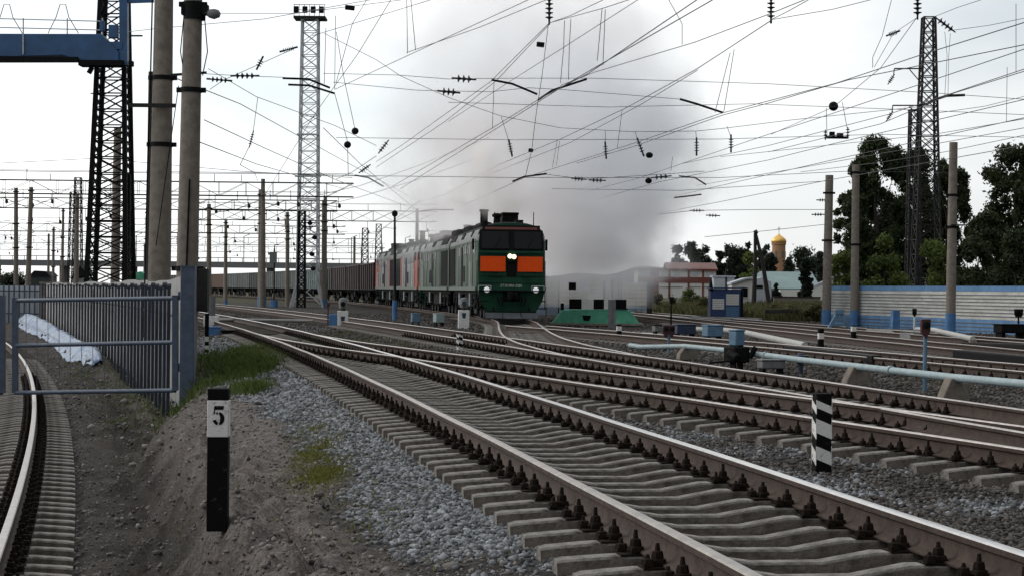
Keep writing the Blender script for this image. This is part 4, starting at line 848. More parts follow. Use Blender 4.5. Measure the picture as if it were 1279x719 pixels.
    for x in (-0.62, -0.45, 0.45, 0.62): mb = MB(); mb.tube([(x, 0.28, 1.0), (x, 0.08, 0.85), (x * 0.8, 0.05, 0.6)], 0.03, 6); mb.build('brake_hose', M['black_steel'], t)
    # flanks
    for s in (-1, 1):
        X = s * 1.545
        MB().box((s * 1.55, L / 2 + 0.3, 1.36), (0.10, L - 0.8, 0.16)).build('sill', M['sill'], t)
        mb = MB()
        for y in (3.2, 5.6, 8.0, 10.4, 12.4, L - 0.9): mb.box((X, y, 2.5), (0.03, 0.07, 2.1))
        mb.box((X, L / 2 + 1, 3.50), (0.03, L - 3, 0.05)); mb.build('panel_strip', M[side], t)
        for y in (4.0, 5.0, 6.2, 7.2, 9.0, 10.0): MB().box((X, y, 3.16), (0.03, 0.5, 0.42)).build('side_window', M['glass'], t)
        MB().box((X, 1.9, 3.28), (0.03, 1.0, 0.62)).build('cab_window', M['glass'], t)
        d = MB().box((X, 3.0, 2.45), (0.03, 0.62, 1.9)).build('cab_door', M['loco_red'] if red else M[side], t, bevel=0.01)
        mb = MB()
        for dy in (-0.42, 0.42): mb.cyl((X + s * 0.06, 3.0 + dy, 1.4), (X + s * 0.06, 3.0 + dy, 2.6), 0.022, n=6)
        mb.build('handrail', M['letter'], d)
        MB().box((X, 8.6, 2.35), (0.035, 0.75, 2.0)).build('louvre', M['black_steel'], t)
        MB().box((X, 7.3, 2.05), (0.035, 0.9, 0.75)).build('hatch', M['roof_dark'], t)
        g = MB().box((X, L - 1.9, 2.45), (0.035, 3.3, 1.9)).build('radiator_grille', M['black_steel'], t)
        mb = MB()
        for k in range(5): mb.box((X + s * 0.02, L - 3.4 + k * 0.75, 2.45), (0.02, 0.06, 1.9))
        mb.build('shutter_rib', M['roof_dark'], g)
        if red: MB().box((X, 1.35, 2.4), (0.02, 1.5, 2.1)).build('red_panel', M['loco_red'], t); MB().box((X, L - 4.2, 2.4), (0.02, 0.9, 2.1)).build('red_panel', M['loco_red'], t)
        MB().box((s * 1.34, 5.6, 0.85), (0.18, 0.55, 0.62)).build('battery_box', M['wag_rib'], t, bevel=0.02); MB().box((s * 1.34, 11.6, 0.85), (0.18, 0.55, 0.62)).build('battery_box', M['wag_rib'], t, bevel=0.02)
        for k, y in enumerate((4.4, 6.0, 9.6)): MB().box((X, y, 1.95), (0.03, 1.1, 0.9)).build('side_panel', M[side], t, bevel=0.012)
        q = [(s * 1.515, 3.74), (s * 1.40, 4.02), (s * 1.43, 4.05), (s * 1.545, 3.76)]
        for y0_, y1_ in ((L - 3.6, L - 0.5), (7.9, 9.3), (3.4, 3.9)): mb = MB(); mb.prism(q, y0_, y1_, 'xz'); mb.build('shoulder_grille', M['black_steel'], t)
        mb = MB(); mb.tube([(s * 1.47, 0.52, 1.45), (s * 1.50, 0.46, 1.7), (s * 1.50, 0.46, 2.95), (s * 1.47, 0.52, 3.05)], 0.02, 6); mb.build('handrail', M['sill'], t)
    for z in (1.93, 1.62): mb = MB(); mb.box((0, yf(z) - 0.004, z), (2.88, 0.012, 0.022)); mb.build('panel_seam', M['black_steel'], t)
    MB().box((0, L + 0.24, 2.45), (1.5, 0.52, 2.3)).build('gangway_bellows', M['black_steel'], t, bevel=0.04)
    for y in (5.2, 7.6): MB().box((0.45, y, 4.36), (0.7, 1.3, 0.16)).build('roof_hatch', M['roof_dark'], t, bevel=0.03)
    # roof
    mb = MB(); mb.box((0.16, 3.2, 4.54), (0.74, 1.3, 0.46)); mb.box((0.16, 3.2, 4.80), (0.80, 1.4, 0.12)); mb.build('exhaust_stack', M['black_steel'], t, bevel=0.05)
    mb = MB(); mb.lathe([(0.16, 0), (0.14, 0.3), (0.22, 0.34), (0.22, 0.44), (0.1, 0.5)], (-0.50, 2.2, 4.30), 12); mb.build('horn', M['black_steel'], t)
    mb = MB(); mb.box((-0.70, 6.3, 4.70), (0.34, 0.4, 0.75)); mb.box((-0.70, 6.3, 5.08), (0.42, 0.46, 0.1)); mb.build('silencer', M['black_steel'], t, bevel=0.03)
    mb = MB()
    for x, y, h in ((-0.66, 1.6, 0.62), (1.05, 1.0, 0.62), (-0.95, 5.0, 0.7)): mb.tube([(x, y, 4.1), (x, y, 4.2 + h)], 0.022, 6)
    mb.build('aerial', M['black_steel'], t)
    for y in (L - 3.4, L - 1.7): MB().lathe([(1.0, 0), (0.98, 0.22), (0.85, 0.30), (0.2, 0.30)], (0, y, 4.28), 22).build('radiator_fan', M['roof_dark'], t)
    for y in (9.0, 10.3, 11.4): mb = MB(); mb.lathe([(0.42, 0), (0.40, 0.22), (0.25, 0.36), (0.05, 0.40)], (-0.35, y, 4.26), 14); mb.build('roof_vent', M['roof_dark'], t)
    MB().box((0.4, 1.1, 4.38), (0.35, 0.3, 0.16)).build('roof_hatch', M['roof_dark'], t)
    bogie(t, 3.9, 4.6); bogie(t, L - 3.6, 4.6)
    MB().box((0, L / 2, 0.80), (2.5, 3.9, 0.75)).build('fuel_tank', M['black_steel'], t, bevel=0.08); MB().box((0, L / 2, 1.2), (2.7, L - 1.0, 0.2)).build('underframe', M['black_steel'], t)
    return t
pd = lambda y: (float(fD(y)), y)
LS = 17.0
def along(y, d):
    yy = y
    for _ in range(int(d / 0.1)): yy += 0.1 / math.sqrt(1 + float(fD(yy + 0.5) - fD(yy - 0.5)) ** 2)
    return yy
ylist = [83.6]
for i in range(4): ylist.append(along(ylist[-1], LS))
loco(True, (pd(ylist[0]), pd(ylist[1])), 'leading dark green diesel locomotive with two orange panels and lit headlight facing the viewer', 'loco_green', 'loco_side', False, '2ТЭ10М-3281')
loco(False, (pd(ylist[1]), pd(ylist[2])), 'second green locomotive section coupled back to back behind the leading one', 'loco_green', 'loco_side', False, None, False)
loco(True, (pd(ylist[2]), pd(ylist[3])), 'grey locomotive section with a red end coupled behind the green pair', 'loco_red', 'loco_grey', True, None, False)
loco(False, (pd(ylist[3]), pd(ylist[4])), 'last grey and red locomotive section coupled to the maroon wagons', 'loco_red', 'loco_grey', True, None, False)

# ------------------------------------------------------------------ wagons
def wagon(body, rib, L=13.2):
    t = thing('freight_wagon', 'freight wagon', 'freight wagon', (0, 0, 0), group='freight wagons behind the locomotives')
    mb = MB()
    for s in (-1, 1): mb.box((s * 1.50, 0, 2.30), (0.06, L, 2.1)); mb.box((s * 1.52, 0, 3.36), (0.14, L, 0.12))
    for s in (-1, 1): mb.box((0, s * (L / 2 - 0.03), 2.30), (2.94, 0.06, 2.1)); mb.box((0, s * (L / 2 - 0.02), 3.34), (2.9, 0.12, 0.10))
    mb.box((0, 0, 1.26), (2.94, L - 0.1, 0.12)); mb.build('body', M[body], t)
    for s in (-1, 1):
        for k in range(8): MB().box((s * 1.56, -L / 2 + 0.1 + (L - 0.2) * k / 7, 2.30), (0.11, 0.16, 2.06)).build('rib', M[rib], t)
        for x in (-0.9, 0, 0.9): MB().box((x, s * (L / 2 + 0.04), 2.3), (0.14, 0.09, 2.0)).build('rib', M[rib], t)
    MB().box((0, 0, 1.06), (0.5, L + 0.2, 0.28)).build('centre_sill', M['black_steel'], t)
    for s in (-1, 1):
        b = MB(); yc = s * (L / 2 - 2.0)
        for k in (-1, 1): b.prism([(yc - 1.2, 0.45), (yc - 0.9, 0.65), (yc + 0.9, 0.65), (yc + 1.2, 0.45), (yc + 0.4, 0.30), (yc - 0.4, 0.30)], k * 1.05 - 0.06, k * 1.05 + 0.06, 'yz')
        b.box((0, yc, 0.75), (2.2, 0.5, 0.35)); o = b.build('bogie', M['black_steel'], t)
        for yy in (yc - 0.92, yc + 0.92):
            for k in (-1, 1): MB().tube([(k * 0.74, yy, 0.475), (k * 0.80, yy, 0.475), (k * 0.88, yy, 0.475)], [0.50, 0.475, 0.47], 16).build('wheel', M['dark_steel'], o)
    mb = MB(); mb.box((0, L / 2 + 0.45, 1.06), (0.3, 0.7, 0.26)); mb.box((0, -L / 2 - 0.45, 1.06), (0.3, 0.7, 0.26)); mb.build('coupler', M['black_steel'], t)
    for s in (-1, 1): MB().box((s * 1.2, 0, 0.85), (0.25, 1.2, 0.45)).build('brake_gear', M['black_steel'], t)
    return t
kinds = {'maroon': ('wag_maroon', 'wag_maroon'), 'green': ('wag_green', 'wag_green'), 'teal': ('wag_teal', 'wag_rib'), 'grey': ('wag_grey', 'wag_rib'), 'rust': ('wag_rust', 'wag_rust')}
seq = ['maroon', 'maroon', 'maroon', 'green', 'teal', 'grey', 'grey', 'grey', 'green', 'grey', 'grey', 'rust', 'grey', 'grey', 'green', 'grey', 'grey', 'grey']
ordw = ['first', 'second', 'third', 'fourth', 'fifth', 'sixth', 'seventh', 'eighth', 'ninth', 'tenth', 'eleventh', 'twelfth', 'thirteenth', 'fourteenth', 'fifteenth', 'sixteenth', 'seventeenth', 'eighteenth']
proto = {}; yy = ylist[-1] + 0.6
desc = {'maroon': 'dark maroon open wagon', 'green': 'dark green open wagon', 'teal': 'teal wagon with pale ribs', 'grey': 'grey wagon with pale upright ribs', 'rust': 'orange brown open wagon'}
for i, k in enumerate(seq):
    yb = along(yy, 14.0); a, c = pd(yy), pd(yb); rz = math.atan2(c[1] - a[1], c[0] - a[0]) - math.pi / 2; loc = ((a[0] + c[0]) / 2, (a[1] + c[1]) / 2, -0.018)
    lb = '%s, %s behind the grey and red locomotive' % (desc[k], ordw[i])
    if k not in proto: o = proto[k] = wagon(*kinds[k]); o.location = loc; o.rotation_euler.z = rz; o['label'] = lb
    else: dup(proto[k], loc, rz, lb)
    yy = yb

# ------------------------------------------------------------------ overhead line
WR = 0.0095
def wire(label, pts, z=None, Y=None, r=None, sag=0.0, name='overhead_wire', m='wire'):
    P = [atz(px, py, z) if z else at(px, py, Y[i] if isinstance(Y, (list, tuple)) else Y) for i, (px, py) in enumerate(pts)]
    q = []
    for i in range(len(P) - 1):
        n = 8
        for k in range(n + (i == len(P) - 2)):
            t = k / n; p = P[i].lerp(P[i + 1], t); p.z -= sag * 4 * t * (1 - t); q.append(p)
    av = sum(p.y for p in q) / len(q); r = r or WR * max(1.0, av / 62); c = q[len(q) // 2].copy()
    o = MB().tube([p - c for p in q], r, 6).build(name, M[m], None, c); return tag(o, label, 'overhead wire', 'overhead wires')
def wires():
    W = wire
    W('steep wire from the floodlight mast tubes to the top edge above the smoke', [(418, 112), (500, 74), (658, 1), (700, -20)], Y=[62, 58, 50, 48])
    W('upper carrying wire from the grey locomotives up to the top centre hanging insulator', [(470, 202), (500, 183), (613, 102), (640, 75), (686, 29)], Y=[95, 84, 66, 62, 56])
    W('second carrying wire just below the first, rising towards the hanging insulator at top centre', [(470, 209), (556, 152), (620, 101), (686, 31)], Y=[95, 74, 65, 56])
    W('wire leaving the top centre hanging insulator up to the top edge, left of a pair', [(686, 29), (712, 20), (762, -4)], Y=[56, 52, 46])
    W('wire leaving the top centre hanging insulator up to the top edge, right of a pair', [(686, 29), (752, 11), (792, -2)], Y=[56, 48, 45])
    W('contact wire climbing from the grey locomotives past the thick black tubes', [(490, 233), (615, 160), (675, 123), (735, 92), (875, -3)], z=6.0)
    W('contact wire twin just under its neighbour, climbing to the top edge right of centre', [(500, 236), (615, 164), (708, 105), (892, -1)], z=6.0)
    W('wire splitting off the black tube at centre towards the upper right insulator', [(700, 107), (744, 90), (868, 53), (963, 17), (1010, -2)], Y=[56, 52, 44, 40, 38])
    W('long carrying wire from the green locomotive to the top right hanging insulator', [(521, 253), (556, 243), (625, 205), (700, 174), (784, 134), (871, 86), (963, 26)], Y=[125, 112, 92, 80, 68, 58, 48])
    W('faint wire just beneath the long carrying wire behind the smoke edge', [(600, 222), (713, 178), (800, 131), (871, 88)], Y=[100, 82, 68, 60])
    W('contact wire crossing the whole smoke cloud low down and climbing to the right edge', [(575, 258), (658, 221), (792, 179), (900, 142), (1045, 104), (1147, 70), (1290, 25)], z=6.0)
    W('contact wire second from the top at the right edge', [(720, 204), (792, 183), (903, 144), (960, 129), (1060, 100), (1160, 80), (1290, 54)], z=5.9)
    W('wire carrying the black oval weight across the sky left of the right mast', [(963, 168), (1041, 134), (1100, 85), (1146, 21)], Y=[95, 80, 68, 60])
    W('short wire rising from the top right hanging insulator to the top edge', [(963, 25), (985, 14), (1010, 0)], Y=[48, 45, 42])
    W('wire joining the two top right hanging insulators on the skyline', [(963, 25), (1040, 12), (1092, -1)], Y=[48, 50, 50])
    W('slack loop wire hanging from the top edge left of the top right lattice mast', [(1114, -2), (1102, 45), (1090, 72), (1090, 85)], Y=58)
    W('low contact wire climbing from the booth to the right edge under the long arm', [(850, 205), (960, 182), (1110, 143), (1200, 113), (1290, 83)], z=6.2)
    W('contact wire right of the lattice mast, lower of a close pair at the right edge', [(960, 190), (1100, 155), (1190, 117), (1290, 86)], z=6.1)
    W('gently sloping wire passing just above the dark trees to the right edge', [(900, 196), (1050, 180), (1167, 168), (1290, 147)], z=7.2)
    W('lowest wire at the right edge above the trees', [(1000, 215), (1100, 203), (1180, 190), (1290, 167)], z=7.0)
    W('wire from the tilted insulator beside the lattice mast to the right edge', [(1191, 38), (1235, 32), (1290, 21)], Y=[80, 78, 76])
    W('wire rising from the lattice mast top to the upper right corner', [(1165, 22), (1195, 10), (1235, -3)], Y=[106, 100, 95])
    W('pale wire in the sky between the lattice mast and the right edge', [(1167, 142), (1230, 133), (1290, 118)], Y=90)
    W('upper cross span wire from the floodlight mast across the smoke to the right edge', [(404, 92), (496, 94), (560, 99), (640, 98), (740, 98), (960, 105), (1160, 116), (1290, 125)], Y=60)
    W('second cross span wire below the upper one ending at the black tube right of centre', [(416, 103), (520, 113), (612, 115), (660, 110), (700, 112), (848, 124)], Y=60)
    W('sagging carrying cross span with hanging insulators below the black tubes', [(405, 42), (470, 75), (500, 95), (560, 122), (625, 145), (700, 160), (793, 165), (870, 164), (900, 161), (990, 150), (1145, 134)], Y=60)
    W('thin straight cross span wire running level across the middle of the smoke', [(420, 172), (640, 175), (900, 174), (1100, 168), (1290, 172)], Y=62)
    W('thin straight cross span wire running level just above the locomotive roof', [(400, 219), (640, 222), (900, 222), (1060, 214), (1190, 216)], Y=84)
    W('cross span wire carrying the two star shaped insulators right of the locomotive', [(654, 220), (683, 218), (730, 224), (840, 217), (880, 214)], Y=86)
    W('short drooping wire on the right side carrying tiny insulators above the blue booth', [(820, 268), (868, 263), (945, 262), (1034, 262)], Y=100)
    W('wire linking the two leftmost right hand concrete poles to the sky at left', [(880, 296), (960, 288), (1034, 280)], Y=100)
    W('wire from the left edge sweeping down through the floodlight mast to the two ball weights', [(260, 86), (320, 121), (418, 157), (470, 182)], Y=[70, 72, 78, 84])
    W('thin wire from the leaning street lamp mast past the top of the floodlight mast', [(262, 17), (370, 17), (440, 8), (520, -2)], Y=60)
    W('wire falling from the leaning mast insulator row towards the wagons', [(255, 150), (330, 185), (420, 225), (520, 262)], Y=[60, 80, 105, 150])
    W('wire falling from the leaning mast towards the far gantries', [(250, 178), (320, 205), (400, 228), (430, 236)], Y=[60, 90, 130, 158])
    W('wire rising from the striped black insulator near the floodlight mast to the upper left', [(372, 59), (325, 80), (280, 100), (262, 112)], Y=58)
    W('wire rising through the floodlight mast top towards the top edge', [(420, 103), (440, 30), (470, -20)], Y=[60, 56, 54])
    W('steep wire crossing in front of the floodlight mast from lower left to the top edge', [(330, 245), (395, 140), (448, 66), (490, -3)], Y=[110, 80, 65, 58])
    W('wire from the mast bracket rising to the right over the smoke top', [(390, 45), (480, 18), (545, -2)], Y=58)
    W('wire between the leaning mast and the upper left insulator row', [(248, 92), (300, 95), (356, 97)], Y=58)
    W('far contact wire sloping down over the wagons to the mast', [(420, 224), (440, 215), (470, 195)], Y=[120, 110, 100])
    W('wire rising from the grey locomotive roof to the carrying wire with black clamps', [(470, 292), (525, 250)], Y=[150, 128])
    W('wire above the right hand tracks rising from the smoke edge', [(700, 262), (820, 228), (960, 200), (1040, 180), (1170, 150), (1290, 122)], z=6.3)
    W('second wire above the right hand tracks just under its neighbour', [(690, 250), (800, 222), (960, 168), (1040, 142), (1160, 102), (1290, 58)], z=6.6)
    W('thin wire high at top left between the crane rail and the pale mast', [(160, 40), (195, 36), (330, 24), (480, -3)], Y=[60, 58, 55, 50])
    W('thin wire dropping from the pale mast collar towards the leaning mast row', [(212, 95), (300, 130), (420, 196), (520, 250)], Y=[50, 70, 110, 170])
    W('wire rising across the upper smoke left of the top centre insulator', [(560, 152), (640, 100), (700, 62), (800, -2)], Y=[78, 66, 58, 50])
    W('faint wire crossing the smoke top from the twin droppers to the upper right', [(508, 66), (600, 34), (690, -3)], Y=[58, 54, 50])
    W('pale level wire through the upper smoke just under the second cross span', [(560, 128), (760, 134), (940, 130), (1150, 138), (1290, 144)], Y=70)
    W('contact wire over the yard right of the smoke, lowest of the fan', [(760, 278), (900, 252), (1030, 226), (1200, 196), (1290, 180)], z=6.0)
    W('carrying wire over the yard right of the smoke, just above the lowest of the fan', [(740, 268), (900, 232), (1040, 200), (1150, 176), (1290, 145)], z=6.8)
    W('thin fan wire rising from the grove to the right edge under the lattice mast brackets', [(870, 232), (1010, 208), (1135, 186), (1290, 158)], z=7.4)
    W('wire from the slack loop down to the sloping contact wire left of the lattice mast', [(1146, 22), (1116, 42), (1092, 84)], Y=62)
    W('thin wire above the left yard passing the leaning mast at crossarm height', [(-20, 205), (120, 198), (300, 214), (440, 222)], Y=[140, 140, 148, 150])
    W('second thin wire above the left yard just over the nearest gantry', [(-20, 212), (160, 214), (330, 216), (470, 221)], Y=148)
    W('wire running from the floodlight mast middle down to the dwarf lamp gantry', [(404, 160), (450, 205), (520, 262)], Y=[90, 110, 140])
    W('contact wire above the freight wagons rising into the smoke', [(380, 262), (450, 246), (520, 225), (600, 196)], Y=[190, 160, 130, 105])
    W('carrying wire above the freight wagons rising into the smoke', [(380, 248), (450, 232), (520, 208), (610, 172)], Y=[190, 160, 130, 100])
    W('level cross wire over the cab roof reaching the right hand poles', [(690, 236), (850, 238), (1036, 226)], Y=95)
    W('thin link above the small upright insulator over the left yard', [(316, 166), (322, 122)], Y=90)
    W('thin link below the small upright insulator over the left yard', [(312, 182), (300, 206), (318, 216), (322, 226)], Y=[90, 92, 110, 156])
    def dropper(i, lb, pts, Y): wire(lb, pts, Y=Y, r=0.010, name='dropper_wire')['group'] = 'dropper wires hanging from the overhead line'
    D = [('left of the thick jumper pair under the top centre insulator', [(705, 26), (704, 60), (700, 104)], 55), ('right of the thick jumper pair under the top centre insulator', [(713, 24), (711, 62), (710, 100)], 55), ('long jumper from the top centre insulator down past the black tube', [(685, 30), (677, 95), (670, 140), (664, 188), (656, 222)], 60),
         ('short dropper above the long sloping wire left of its twin', [(752, 11), (746, 76)], 50), ('short dropper above the long sloping wire right of its twin', [(756, 12), (753, 82)], 50), ('dropper left of the black tube end above the locomotive', [(617, 104), (615, 161)], 66), ('dropper through the smoke right of the locomotive cab', [(777, 138), (771, 186)], 68),
         ('left dropper of the slanted pair right of the smoke', [(912, 66), (893, 141)], 55), ('right dropper of the slanted pair right of the smoke', [(917, 62), (904, 140)], 55), ('left dropper under the tilted insulator of the right lattice mast', [(1180, 40), (1183, 70), (1180, 120)], 80), ('right dropper under the tilted insulator of the right lattice mast', [(1187, 42), (1185, 70), (1184, 121)], 80),
         ('dropper near the right edge between two sloping wires', [(1269, 5), (1269, 91)], 60), ('dropper above the trees near the right edge', [(1258, 84), (1257, 152)], 70), ('dropper over the smoke top near the left twin insulator', [(508, -2), (509, 67)], 56), ('dropper twin over the smoke top', [(513, -2), (519, 63)], 56), ('dropper right of the floodlight mast, left one', [(407, 35), (405, 105)], 62), ('dropper right of the floodlight mast, right one', [(419, 20), (418, 112)], 62),
         ('dropper carrying the upper black ball weight', [(420, 40), (430, 100), (443, 160)], 62), ('dropper carrying the lower black ball weight', [(418, 117), (434, 177), (435, 220)], 62), ('dropper below the star insulators right of the cab', [(840, 196), (838, 214)], 86), ('left dropper of the short pair in the lower smoke', [(696, 176), (690, 209)], 80), ('right dropper of the short pair in the lower smoke', [(699, 176), (695, 207)], 80), ('curved stray wire at the top edge above the smoke', [(834, -2), (852, 30), (852, 56)], 55)]
    for i, (lb, pts, Y) in enumerate(D): dropper(i, lb, pts, Y)
    def arm(lb, pts, Y, r=0.035):
        P = [at(a, b, Y) for a, b in pts]; c = P[0].copy(); o = MB().tube([p - c for p in P], r, 8).build('steady_arm', M['black_steel'], None, c); tag(o, lb, 'steady arm', 'steady arms of the overhead line')
    arm('black registration tube above the smoke, left of the centre pair', [(614, 100), (640, 105), (671, 118)], 60); arm('black registration tube above the smoke, right of the centre pair', [(672, 125), (690, 113), (733, 99)], 60)
    arm('black tube at the right edge of the smoke sloping down right', [(849, 124), (870, 130), (903, 141)], 60); arm('black tube just above the locomotive cab roof', [(640, 227), (654, 221), (683, 217)], 84, 0.04)
    arm('upper black tube crossing the floodlight mast', [(353, 98), (385, 99), (412, 110)], 62); arm('lower black tube crossing the floodlight mast', [(360, 106), (386, 107), (418, 117)], 62)
    arm('thin black tube above the grey locomotive', [(525, 264), (540, 262), (567, 262)], 110, 0.045); arm('short tube at the right of the smoke above the blue booth', [(848, 220), (868, 222), (882, 231)], 90); arm('thin tube above the far hills right of the smoke', [(842, 247), (860, 245), (876, 243)], 95); arm('black tube hanging near the gantry left of the smoke', [(443, 219), (460, 222), (479, 233)], 110, 0.045)
    I = insulator
    def vert(px, y0, y1, Y, lb, n, r): I(at(px, y0, Y), at(px, y1, Y), lb, n, r)
    vert(686, -10, 27, 57, 'large disc insulator string hanging from the top edge at centre', 6, 0.125); vert(963, -10, 25, 50, 'large disc insulator string hanging from the top edge right of the smoke', 6, 0.11); vert(1146, -10, 21, 60, 'large disc insulator string hanging from the top edge beside the right lattice mast', 5, 0.14)
    I(at(568, 98, 60), at(591, 99.5, 60), 'star shaped insulator on the upper cross span above the locomotives', 3, 0.13); I(at(550, 114, 60), at(571, 116, 60), 'star shaped insulator on the second cross span above the locomotives', 3, 0.13)
    I(at(636, 178, 62), at(639, 192, 62), 'small hanging insulator left of the long jumper in the smoke', 4, 0.085); I(at(756, 181, 62), at(757, 195, 62), 'small upright hanging insulator in the smoke centre', 4, 0.085); I(at(797, 176, 62), at(803, 192, 62), 'small tilted hanging insulator in the smoke beside the black ball', 4, 0.085); I(at(870, 176, 62), at(870, 191, 62), 'small hanging insulator at the right edge of the smoke', 4, 0.085); I(at(913, 172, 62), at(913, 187, 62), 'small hanging insulator in clear sky right of the smoke', 4, 0.085)
    for p, lb in ((756, 'small insulator hanging under the sagging cross span at smoke centre, its upper link'),): wire('short link above the small insulator in the smoke centre', [(756, 163), (756, 181)], Y=62, name='dropper_wire')
    wire('short link above the tilted small insulator in the smoke', [(793, 164), (797, 176)], Y=62, name='dropper_wire'); wire('short link above the small insulator at the smoke edge', [(869, 164), (870, 176)], Y=62, name='dropper_wire'); wire('short link above the small insulator left of the long jumper', [(626, 146), (636, 178)], Y=62, name='dropper_wire'); wire('short link above the small insulator in clear sky', [(908, 158), (913, 172)], Y=62, name='dropper_wire')
    I(at(716, 223, 86), at(730, 224, 86), 'left star insulator of the pair right of the cab roof', 3, 0.12); I(at(738, 225, 86), at(754, 225.5, 86), 'right star insulator of the pair right of the cab roof', 3, 0.12); I(at(816, 222, 86), at(836, 220, 86), 'star insulator right of the lower black ball weight', 3, 0.12)
    I(at(474, 190, 90), at(484, 177, 90), 'upper small tilted insulator left of the smoke', 4, 0.12); I(at(450, 215, 95), at(461, 207, 95), 'lower small tilted insulator left of the smoke', 4, 0.13)
    I(at(1171, 24, 80), at(1191, 39, 80), 'big tilted insulator beside the top of the right lattice mast', 4, 0.16); I(at(1110, 44, 66), at(1121, 40, 66), 'small dark insulator left of the right lattice mast near the top', 5, 0.09)
    I(at(292, 95, 58), at(320, 95, 58), 'row of disc insulators right of the leaning street lamp mast', 4, 0.10); I(at(262, 99, 58), at(286, 101, 58), 'hanging row of discs close to the leaning street lamp mast', 4, 0.09); I(at(353, 64, 58), at(368, 60, 58), 'striped black insulator just left of the floodlight mast', 6, 0.08); I(at(322, 84, 58), at(327, 74, 58), 'small dark insulator at the left end of the sloping wire near the floodlight mast', 3, 0.10); I(at(312, 182, 90), at(316, 166, 90), 'small upright insulator above the left yard between the masts', 5, 0.10)
    I(at(864, 263, 100), at(877, 263, 100), 'tiny insulator above the low hill, higher one', 3, 0.10); I(at(884, 269, 100), at(897, 269.5, 100), 'tiny insulator above the low hill, lower one', 3, 0.10); I(at(1016, 268, 98), at(1028, 268, 98), 'tiny insulator left of the leftmost right hand pole, lower one', 3, 0.1); I(at(1022, 250, 98), at(1033, 250, 98), 'tiny insulator left of the leftmost right hand pole, upper one', 3, 0.1)
    def ball(px, py, Y, r, lb, sq=0.85):
        p = at(px, py, Y); o = MB().lathe([(r * math.sin(a) * 1.0 + 0.004, -r * sq * math.cos(a)) for a in np.linspace(0.05, math.pi - 0.05, 12)], (0, 0, 0), 16).build('line_weight', M['black_steel'], None, p); tag(o, lb, 'weight', 'round weights on the overhead line')
    ball(443.5, 164, 62, 0.115, 'black ball weight, higher of the pair right of the floodlight mast', 1); ball(434, 181, 62, 0.115, 'black ball weight, lower of the pair right of the floodlight mast', 1); ball(811, 194, 64, 0.12, 'flattened black ball weight in the smoke, upper of two'); ball(810, 226, 86, 0.155, 'flattened black ball weight in the smoke, lower of two'); ball(1041, 133, 80, 0.20, 'black oval weight on the wire in the right hand sky', 1.0)
    for px, py, Y, w, h, lb in ((675, 56, 60, 0.25, 0.16, 'small black tag box hanging near the top centre insulator'), (663, 188, 62, 0.16, 0.12, 'small black box on the long jumper above the locomotive'), (437, 10, 58, 0.3, 0.15, 'small grey plate near the top edge right of the floodlight mast')):
        o = MB().box((0, 0, 0), (w, 0.08, h), 0, ('Y', 0.1)).build('line_box', M['black_steel'], None, at(px, py, Y), bevel=0.02); tag(o, lb, 'box', 'small boxes on the overhead line')
    p = at(1045, 172, 80); t = thing('line_switch', 'small black switch gear platform hanging on the wires left of the right lattice mast', 'switch gear', p)
    mb = MB(); mb.box((0, 0, 0), (1.0, 0.2, 0.10)); mb.box((-0.2, 0, 0.13), (0.22, 0.2, 0.22)); mb.box((0.14, 0, 0.11), (0.26, 0.2, 0.16)); mb.build('frame', M['black_steel'], t, bevel=0.02)
    for x in (-0.48, 0.47): MB().lathe(insulator_profile(3, 0.45, 0.09), (x, 0, -0.12 if x < 0 else 0.0), 10).build('insulator_stack', M['insul'], t)
    wire('left suspension wire of the black switch gear', [(1033, 173), (1032, 135)], Y=80, name='dropper_wire'); wire('right suspension wire of the black switch gear', [(1058, 160), (1052, 128)], Y=80, name='dropper_wire')
wires()

# ------------------------------------------------------------------ trackside gear right of centre
def pipe():
    pts = [at(787, 431, 47), at(800, 433, 46.2), at(855, 432, 45), at(915, 438, 42.3), at(930, 440, 41.5), at(1000, 449, 37.5), at(1068, 457, 34.2), at(1190, 471, 29.4), at(1279, 479, 27), at(1420, 495, 23.5)]
    c = pts[0].copy(); t = thing('air_pipe', 'long pale blue pipe on concrete blocks running beside the tracks to the right edge', 'pipe', c)
    MB().tube([p - c for p in pts], 0.062, 14).build('pipe', M['pipe'], t)
    mb = MB()
    for p, q in ((pts[4], pts[5]), (pts[6], pts[7])): d = (q - p).normalized(); m_ = p.lerp(q, 0.4) - c; mb.cyl(m_ - d * 0.06, m_ + d * 0.06, 0.082)
    mb.build('flange', M['pipe'], t)
    for px, Y, py, lb in ((858, 45, 441, 'concrete pipe support nearest the pale blue switch box'), (1068, 34.1, 474, 'concrete pipe support in the middle of the visible pale blue pipe'), (1190, 29.3, 493, 'large concrete pipe support near the right edge with a slab behind')):
        b = at(px, py, Y); top = at(px, {858: 432, 1068: 457, 1190: 471}[px], Y).z - 0.06 - b.z; s = thing('pipe_support', lb, 'concrete block', b, R(20), 'concrete supports of the pale blue pipe')
        MB().prism([(-0.24, -0.15), (0.26, -0.15), (0.24, 0), (0.09, top + 0.05), (-0.09, top + 0.05), (-0.22, 0)], -0.10, 0.10).build('block', M['concrete'], s, bevel=0.015)
        MB().box((0.22, 0.22, 0.08), (0.4, 0.25, 0.22), 0.4).build('slab', M['concrete'], s, bevel=0.02)
pipe()
def white_pipe(pts, lb, r=0.08):
    c = pts[0].copy(); t = thing('white_pipe', lb, 'pipe', c); MB().tube([p - c for p in pts], r, 10).build('pipe', M['pipe_white'], t)
    mb = MB()
    for p in (pts[0], pts[-1]): mb.box(p - c - Vector((0, 0, 0.12)), (0.2, 0.2, 0.2))
    mb.build('foot', M['concrete'], t)
white_pipe([at(868, 411, 62), at(905, 412, 61), at(930, 415, 58), at(1005, 431, 48)], 'white lagged pipe slanting down between the tracks left of the short black post', 0.09)
